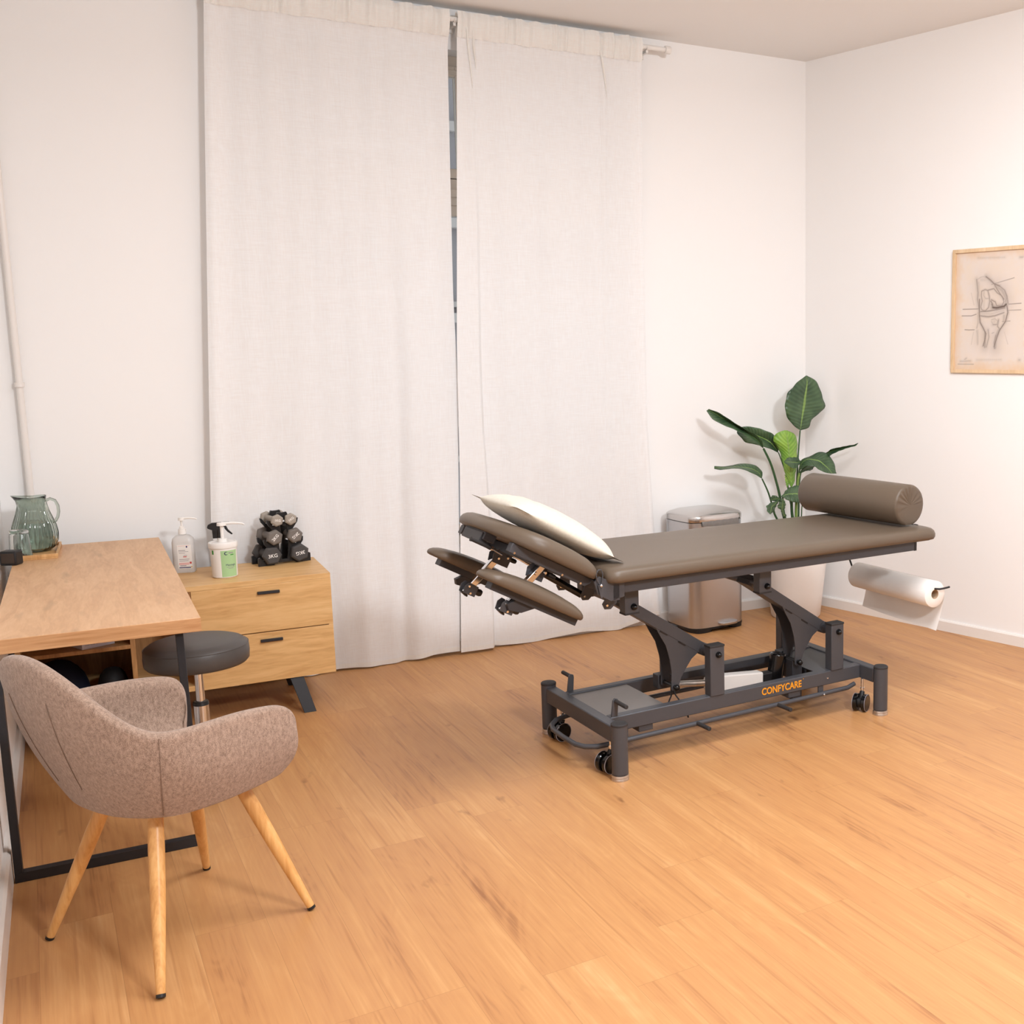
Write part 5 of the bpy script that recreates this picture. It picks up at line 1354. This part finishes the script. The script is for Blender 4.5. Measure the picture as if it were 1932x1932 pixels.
# ------------------------------------------------------------------ plant
PC = (3.825, -.272, 0)
pl = thing('potted_plant', 'bird of paradise plant in tall cream pot in the corner', 'potted plant', PC)
b = MB(); b.lathe([(.10, 0), (.138, .0), (.146, .010), (.160, .14), (.178, .30), (.196, .44), (.203, .478), (.206, .482), (.203, .486), (.192, .482), (.186, .44), (.186, .43), (.0001, .43)], seg=64); b.build('pot', M['pot'], pl, ang=40)
b = MB(); b.lathe([(.187, .425), (.185, .436), (.12, .442), (.0001, .440)], seg=40); b.build('soil', M['soil'], pl)
LEAVES = [["A",0,[[[3.888,-0.223,1.088],[3.89,-0.22,1.087],[3.89,-0.22,1.087]],[[3.834,-0.233,1.121],[3.897,-0.22,1.127],[3.95,-0.22,1.103]],[[3.791,-0.242,1.163],[3.904,-0.22,1.166],[3.975,-0.22,1.152]],[[3.77,-0.248,1.211],[3.911,-0.22,1.206],[4.027,-0.22,1.184]],[[3.771,-0.25,1.261],[3.918,-0.22,1.245],[4.066,-0.22,1.225]],[[3.787,-0.248,1.308],[3.924,-0.22,1.285],[4.045,-0.22,1.278]],[[3.829,-0.242,1.343],[3.932,-0.22,1.324],[4.027,-0.22,1.331]],[[3.875,-0.233,1.378],[3.938,-0.22,1.364],[3.992,-0.22,1.378]],[[3.931,-0.223,1.405],[3.935,-0.22,1.404],[3.936,-0.22,1.405]]]],["B",0,[[[3.591,-0.303,1.002],[3.593,-0.3,1.001],[3.59,-0.305,1.002]],[[3.549,-0.301,1.035],[3.569,-0.287,1.042],[3.577,-0.31,1.048]],[[3.503,-0.297,1.063],[3.533,-0.275,1.074],[3.536,-0.312,1.086]],[[3.46,-0.29,1.092],[3.496,-0.263,1.104],[3.485,-0.309,1.109]],[[3.416,-0.28,1.116],[3.457,-0.25,1.132],[3.44,-0.3,1.135]],[[3.372,-0.265,1.135],[3.415,-0.237,1.156],[3.401,-0.284,1.162]],[[3.332,-0.247,1.156],[3.373,-0.225,1.178],[3.366,-0.262,1.19]],[[3.298,-0.226,1.183],[3.333,-0.213,1.204],[3.332,-0.235,1.215]],[[3.283,-0.203,1.222],[3.292,-0.2,1.227],[3.295,-0.205,1.231]]]],["C",0,[[[3.738,-0.224,0.964],[3.741,-0.22,0.964],[3.739,-0.222,0.964]],[[3.692,-0.232,0.985],[3.722,-0.214,0.992],[3.737,-0.223,1.003]],[[3.645,-0.237,1.001],[3.701,-0.208,1.019],[3.725,-0.222,1.041]],[[3.6,-0.239,1.015],[3.673,-0.201,1.04],[3.704,-0.22,1.076]],[[3.557,-0.235,1.026],[3.642,-0.195,1.056],[3.665,-0.215,1.092]],[[3.518,-0.226,1.036],[3.61,-0.189,1.07],[3.628,-0.207,1.108]],[[3.495,-0.212,1.064],[3.578,-0.183,1.084],[3.59,-0.197,1.117]],[[3.479,-0.194,1.095],[3.546,-0.176,1.098],[3.553,-0.185,1.123]],[[3.508,-0.174,1.115],[3.514,-0.17,1.112],[3.516,-0.172,1.119]]]],["D",0,[[[3.579,-0.306,0.831],[3.582,-0.3,0.83],[3.584,-0.297,0.829]],[[3.539,-0.314,0.854],[3.57,-0.287,0.863],[3.597,-0.274,0.867]],[[3.499,-0.319,0.872],[3.541,-0.275,0.883],[3.578,-0.253,0.897]],[[3.462,-0.318,0.889],[3.507,-0.263,0.895],[3.544,-0.235,0.911]],[[3.428,-0.31,0.898],[3.471,-0.25,0.9],[3.505,-0.22,0.915]],[[3.397,-0.293,0.899],[3.435,-0.238,0.902],[3.463,-0.21,0.912]],[[3.37,-0.269,0.895],[3.399,-0.225,0.899],[3.42,-0.203,0.905]],[[3.346,-0.239,0.89],[3.364,-0.213,0.899],[3.376,-0.199,0.904]],[[3.326,-0.206,0.894],[3.328,-0.2,0.901],[3.33,-0.197,0.909]]]],["E",1,[[[3.778,-0.295,0.767],[3.778,-0.3,0.768],[3.788,-0.295,0.767]],[[3.767,-0.275,0.812],[3.777,-0.298,0.809],[3.817,-0.275,0.805]],[[3.759,-0.258,0.857],[3.776,-0.295,0.85],[3.835,-0.258,0.849]],[[3.753,-0.246,0.905],[3.775,-0.292,0.892],[3.848,-0.246,0.893]],[[3.744,-0.24,0.953],[3.772,-0.29,0.933],[3.856,-0.24,0.938]],[[3.72,-0.241,0.999],[3.77,-0.287,0.974],[3.856,-0.241,0.985]],[[3.687,-0.248,1.043],[3.767,-0.285,1.015],[3.852,-0.248,1.032]],[[3.709,-0.26,1.084],[3.761,-0.282,1.056],[3.821,-0.26,1.074]],[[3.754,-0.275,1.097],[3.754,-0.28,1.096],[3.764,-0.275,1.096]]]],["F",0,[[[3.806,-0.335,0.854],[3.809,-0.33,0.853],[3.811,-0.327,0.853]],[[3.807,-0.363,0.878],[3.811,-0.341,0.888],[3.815,-0.328,0.899]],[[3.817,-0.389,0.894],[3.822,-0.353,0.916],[3.839,-0.33,0.933]],[[3.833,-0.41,0.9],[3.849,-0.364,0.933],[3.888,-0.336,0.946]],[[3.855,-0.425,0.896],[3.883,-0.375,0.928],[3.931,-0.345,0.967]],[[3.876,-0.433,0.88],[3.915,-0.386,0.919],[3.977,-0.358,0.962]],[[3.903,-0.434,0.866],[3.94,-0.397,0.897],[4.007,-0.375,0.93]],[[3.935,-0.431,0.855],[3.963,-0.409,0.874],[4.016,-0.395,0.888]],[[3.971,-0.425,0.848],[3.982,-0.42,0.847],[4.013,-0.417,0.845]]]],["F2",0,[[[3.824,-0.328,0.921],[3.823,-0.33,0.918],[3.821,-0.333,0.915]],[[3.814,-0.327,0.932],[3.805,-0.336,0.917],[3.801,-0.35,0.905]],[[3.804,-0.328,0.944],[3.788,-0.343,0.915],[3.782,-0.365,0.893]],[[3.786,-0.33,0.945],[3.77,-0.349,0.918],[3.761,-0.377,0.888]],[[3.766,-0.335,0.945],[3.752,-0.355,0.92],[3.737,-0.385,0.889]],[[3.744,-0.343,0.947],[3.735,-0.361,0.923],[3.719,-0.389,0.896]],[[3.721,-0.353,0.948],[3.717,-0.367,0.925],[3.704,-0.39,0.906]],[[3.702,-0.365,0.94],[3.7,-0.374,0.927],[3.691,-0.387,0.915]],[[3.682,-0.378,0.933],[3.682,-0.38,0.929],[3.68,-0.383,0.926]]]],["F3",0,[[[3.833,-0.298,0.846],[3.832,-0.3,0.845],[3.833,-0.298,0.843]],[[3.848,-0.289,0.855],[3.845,-0.297,0.851],[3.852,-0.289,0.848]],[[3.863,-0.28,0.864],[3.858,-0.295,0.858],[3.87,-0.28,0.853]],[[3.878,-0.274,0.873],[3.872,-0.292,0.864],[3.888,-0.274,0.854]],[[3.893,-0.27,0.879],[3.887,-0.29,0.867],[3.906,-0.27,0.853]],[[3.907,-0.269,0.884],[3.903,-0.287,0.868],[3.922,-0.269,0.853]],[[3.922,-0.27,0.882],[3.919,-0.285,0.87],[3.936,-0.27,0.855]],[[3.936,-0.274,0.88],[3.934,-0.282,0.873],[3.944,-0.274,0.864]],[[3.949,-0.278,0.878],[3.95,-0.28,0.876],[3.951,-0.278,0.874]]]],["G",0,[[[3.992,-0.322,0.951],[3.994,-0.32,0.951],[3.992,-0.322,0.952]],[[3.999,-0.351,0.941],[4.007,-0.343,0.962],[3.999,-0.351,0.969]],[[4.009,-0.38,0.954],[4.021,-0.365,0.973],[4.006,-0.38,0.985]],[[4.021,-0.406,0.968],[4.035,-0.388,0.982],[4.018,-0.406,0.992]],[[4.035,-0.43,0.979],[4.049,-0.41,0.989],[4.032,-0.43,0.998]],[[4.051,-0.451,0.989],[4.064,-0.432,0.997],[4.048,-0.451,1.004]],[[4.069,-0.47,0.998],[4.078,-0.455,1.004],[4.066,-0.47,1.009]],[[4.089,-0.486,1.004],[4.092,-0.478,1.012],[4.086,-0.486,1.013]],[[4.105,-0.502,1.019],[4.106,-0.5,1.021],[4.104,-0.502,1.023]]]],["H",0,[[[3.676,-0.362,0.73],[3.675,-0.36,0.73],[3.677,-0.358,0.731]],[[3.686,-0.369,0.72],[3.693,-0.36,0.734],[3.696,-0.351,0.746]],[[3.698,-0.375,0.711],[3.711,-0.36,0.738],[3.715,-0.345,0.761]],[[3.713,-0.379,0.704],[3.73,-0.36,0.74],[3.736,-0.341,0.773]],[[3.73,-0.38,0.696],[3.748,-0.36,0.739],[3.761,-0.34,0.778]],[[3.75,-0.379,0.692],[3.767,-0.36,0.739],[3.784,-0.341,0.783]],[[3.772,-0.375,0.688],[3.786,-0.36,0.735],[3.807,-0.345,0.779]],[[3.794,-0.369,0.688],[3.805,-0.36,0.731],[3.822,-0.351,0.768]],[[3.816,-0.362,0.693],[3.824,-0.36,0.726],[3.829,-0.358,0.749]]]],["I",0,[[[3.667,-0.36,0.718],[3.667,-0.36,0.718],[3.668,-0.358,0.718]],[[3.646,-0.365,0.71],[3.652,-0.365,0.71],[3.661,-0.356,0.706]],[[3.623,-0.37,0.704],[3.638,-0.37,0.702],[3.654,-0.355,0.695]],[[3.599,-0.375,0.703],[3.623,-0.375,0.694],[3.646,-0.356,0.684]],[[3.578,-0.38,0.695],[3.608,-0.38,0.686],[3.637,-0.36,0.673]],[[3.559,-0.385,0.686],[3.593,-0.385,0.679],[3.626,-0.366,0.662]],[[3.559,-0.39,0.669],[3.587,-0.39,0.667],[3.612,-0.375,0.653]],[[3.561,-0.395,0.652],[3.581,-0.395,0.655],[3.596,-0.386,0.646]],[[3.575,-0.4,0.64],[3.575,-0.4,0.642],[3.578,-0.398,0.638]]]],["J",0,[[[3.67,-0.36,0.715],[3.67,-0.36,0.715],[3.67,-0.36,0.715]],[[3.661,-0.358,0.721],[3.663,-0.357,0.716],[3.667,-0.357,0.707]],[[3.653,-0.355,0.728],[3.655,-0.355,0.717],[3.663,-0.355,0.699]],[[3.644,-0.353,0.734],[3.648,-0.353,0.718],[3.655,-0.353,0.7]],[[3.633,-0.35,0.737],[3.64,-0.35,0.718],[3.646,-0.35,0.702]],[[3.622,-0.348,0.738],[3.633,-0.348,0.716],[3.637,-0.348,0.703]],[[3.616,-0.345,0.732],[3.626,-0.345,0.714],[3.629,-0.345,0.705]],[[3.614,-0.343,0.722],[3.618,-0.343,0.712],[3.62,-0.343,0.706]],[[3.611,-0.34,0.711],[3.611,-0.34,0.71],[3.611,-0.34,0.708]]]],["K",0,[[[3.671,-0.38,0.72],[3.668,-0.38,0.72],[3.661,-0.38,0.721]],[[3.682,-0.378,0.707],[3.671,-0.378,0.706],[3.654,-0.378,0.707]],[[3.691,-0.375,0.694],[3.673,-0.375,0.693],[3.647,-0.375,0.694]],[[3.694,-0.372,0.68],[3.674,-0.372,0.679],[3.641,-0.372,0.68]],[[3.692,-0.37,0.666],[3.672,-0.37,0.666],[3.643,-0.37,0.667]],[[3.688,-0.367,0.653],[3.675,-0.367,0.653],[3.66,-0.367,0.658]],[[3.691,-0.365,0.639],[3.682,-0.365,0.64],[3.669,-0.365,0.643]],[[3.7,-0.362,0.626],[3.689,-0.362,0.626],[3.676,-0.362,0.627]],[[3.71,-0.36,0.612],[3.696,-0.36,0.613],[3.683,-0.36,0.611]]]],["L",1,[[[3.754,-0.3,0.769],[3.753,-0.3,0.77],[3.748,-0.3,0.77]],[[3.758,-0.3,0.779],[3.751,-0.3,0.779],[3.745,-0.3,0.779]],[[3.761,-0.3,0.789],[3.75,-0.3,0.789],[3.742,-0.3,0.789]],[[3.76,-0.3,0.798],[3.749,-0.3,0.799],[3.74,-0.3,0.798]],[[3.755,-0.3,0.808],[3.747,-0.3,0.808],[3.737,-0.3,0.807]],[[3.75,-0.3,0.817],[3.744,-0.3,0.818],[3.737,-0.3,0.817]],[[3.745,-0.3,0.827],[3.741,-0.3,0.827],[3.736,-0.3,0.826]],[[3.74,-0.3,0.837],[3.738,-0.3,0.837],[3.735,-0.3,0.836]],[[3.736,-0.3,0.846],[3.735,-0.3,0.846],[3.734,-0.3,0.845]]]]]
STEMS = [[[[3.89,-0.22,1.087],[3.868,-0.232,0.936],[3.851,-0.245,0.776],[3.834,-0.258,0.592],[3.837,-0.27,0.311]],0.004,0.007,0],[[[3.593,-0.3,1.001],[3.642,-0.3,0.909],[3.681,-0.3,0.793],[3.701,-0.3,0.717],[3.727,-0.3,0.6],[3.794,-0.3,0.32]],0.006,0.009,0],[[[3.741,-0.22,0.965],[3.765,-0.23,0.895],[3.785,-0.24,0.82],[3.792,-0.25,0.722],[3.813,-0.26,0.605],[3.827,-0.27,0.312]],0.003,0.006,0],[[[3.582,-0.3,0.83],[3.623,-0.298,0.751],[3.657,-0.295,0.657],[3.681,-0.292,0.597],[3.787,-0.29,0.319]],0.004,0.007,0],[[[3.78,-0.3,0.769],[3.786,-0.295,0.612],[3.818,-0.29,0.316]],0.008,0.009,0],[[[3.813,-0.33,0.853],[3.809,-0.32,0.786],[3.805,-0.31,0.606],[3.822,-0.3,0.317]],0.006,0.01,1],[[[3.823,-0.33,0.918],[3.813,-0.33,0.853]],0.004,0.005,0],[[[3.994,-0.32,0.951],[3.882,-0.312,0.89],[3.836,-0.305,0.835],[3.83,-0.298,0.609],[3.835,-0.29,0.314]],0.003,0.006,0],[[[3.824,-0.36,0.726],[3.825,-0.34,0.655],[3.835,-0.32,0.599],[3.835,-0.3,0.316]],0.003,0.004,0],[[[3.677,-0.36,0.73],[3.694,-0.343,0.714],[3.714,-0.327,0.622],[3.781,-0.31,0.323]],0.004,0.006,0],[[[3.95,-0.28,0.876],[3.832,-0.3,0.845]],0.002,0.003,0]]
PV = Vector(PC)
for nm_, kind, stns in LEAVES:
    n = len(stns)
    nw = 6
    L_ = [Vector(s[0]) for s in stns]; M_ = [Vector(s[1]) for s in stns]; R2 = [Vector(s[2]) for s in stns]
    nn_ = 26
    Ls, Ms, Rs = cat(L_, nn_), cat(M_, nn_), cat(R2, nn_)
    rows = []; attr = []
    for i in range(nn_ + 1):
        row = []; tt = i / nn_
        for side, E in ((-1, Ls), (1, Rs)):
            ks = range(nw, 0, -1) if side < 0 else range(0, nw + 1)
            for k in ks:
                f = k / nw
                p = Ms[i].lerp(E[i], f)
                wv = .0035 * math.sin(tt * 34 + side) * f * f
                p = p + Vector((0, -.010 * math.sin(PI * f) * (E[i] - Ms[i]).length / .05 * .4 + wv, 0))
                row.append(p - PV); attr.append((tt, f, 0))
        rows.append(row)
    b = MB(); b.grid(rows)
    bm = b.bm
    cl_ = bm.verts.layers.float_color.new('rib')
    for v, a_ in zip(bm.verts, attr): v[cl_] = (*a_, 1)
    b.build('leaf', M['leaf_young'] if kind else M['leaf'], pl, ang=80, solid=.0011)
for pts, r0, r1, kind in STEMS:
    q = [Vector(p) for p in pts]
    q[-1].z = .435 if q[-1].z < .5 else q[-1].z
    sm = cat(q, 18)
    b = MB(); b.tube([p - PV for p in sm], r0, seg=10, r1=r1); b.build('stem', M['stem_young'] if kind else M['stem'], pl)
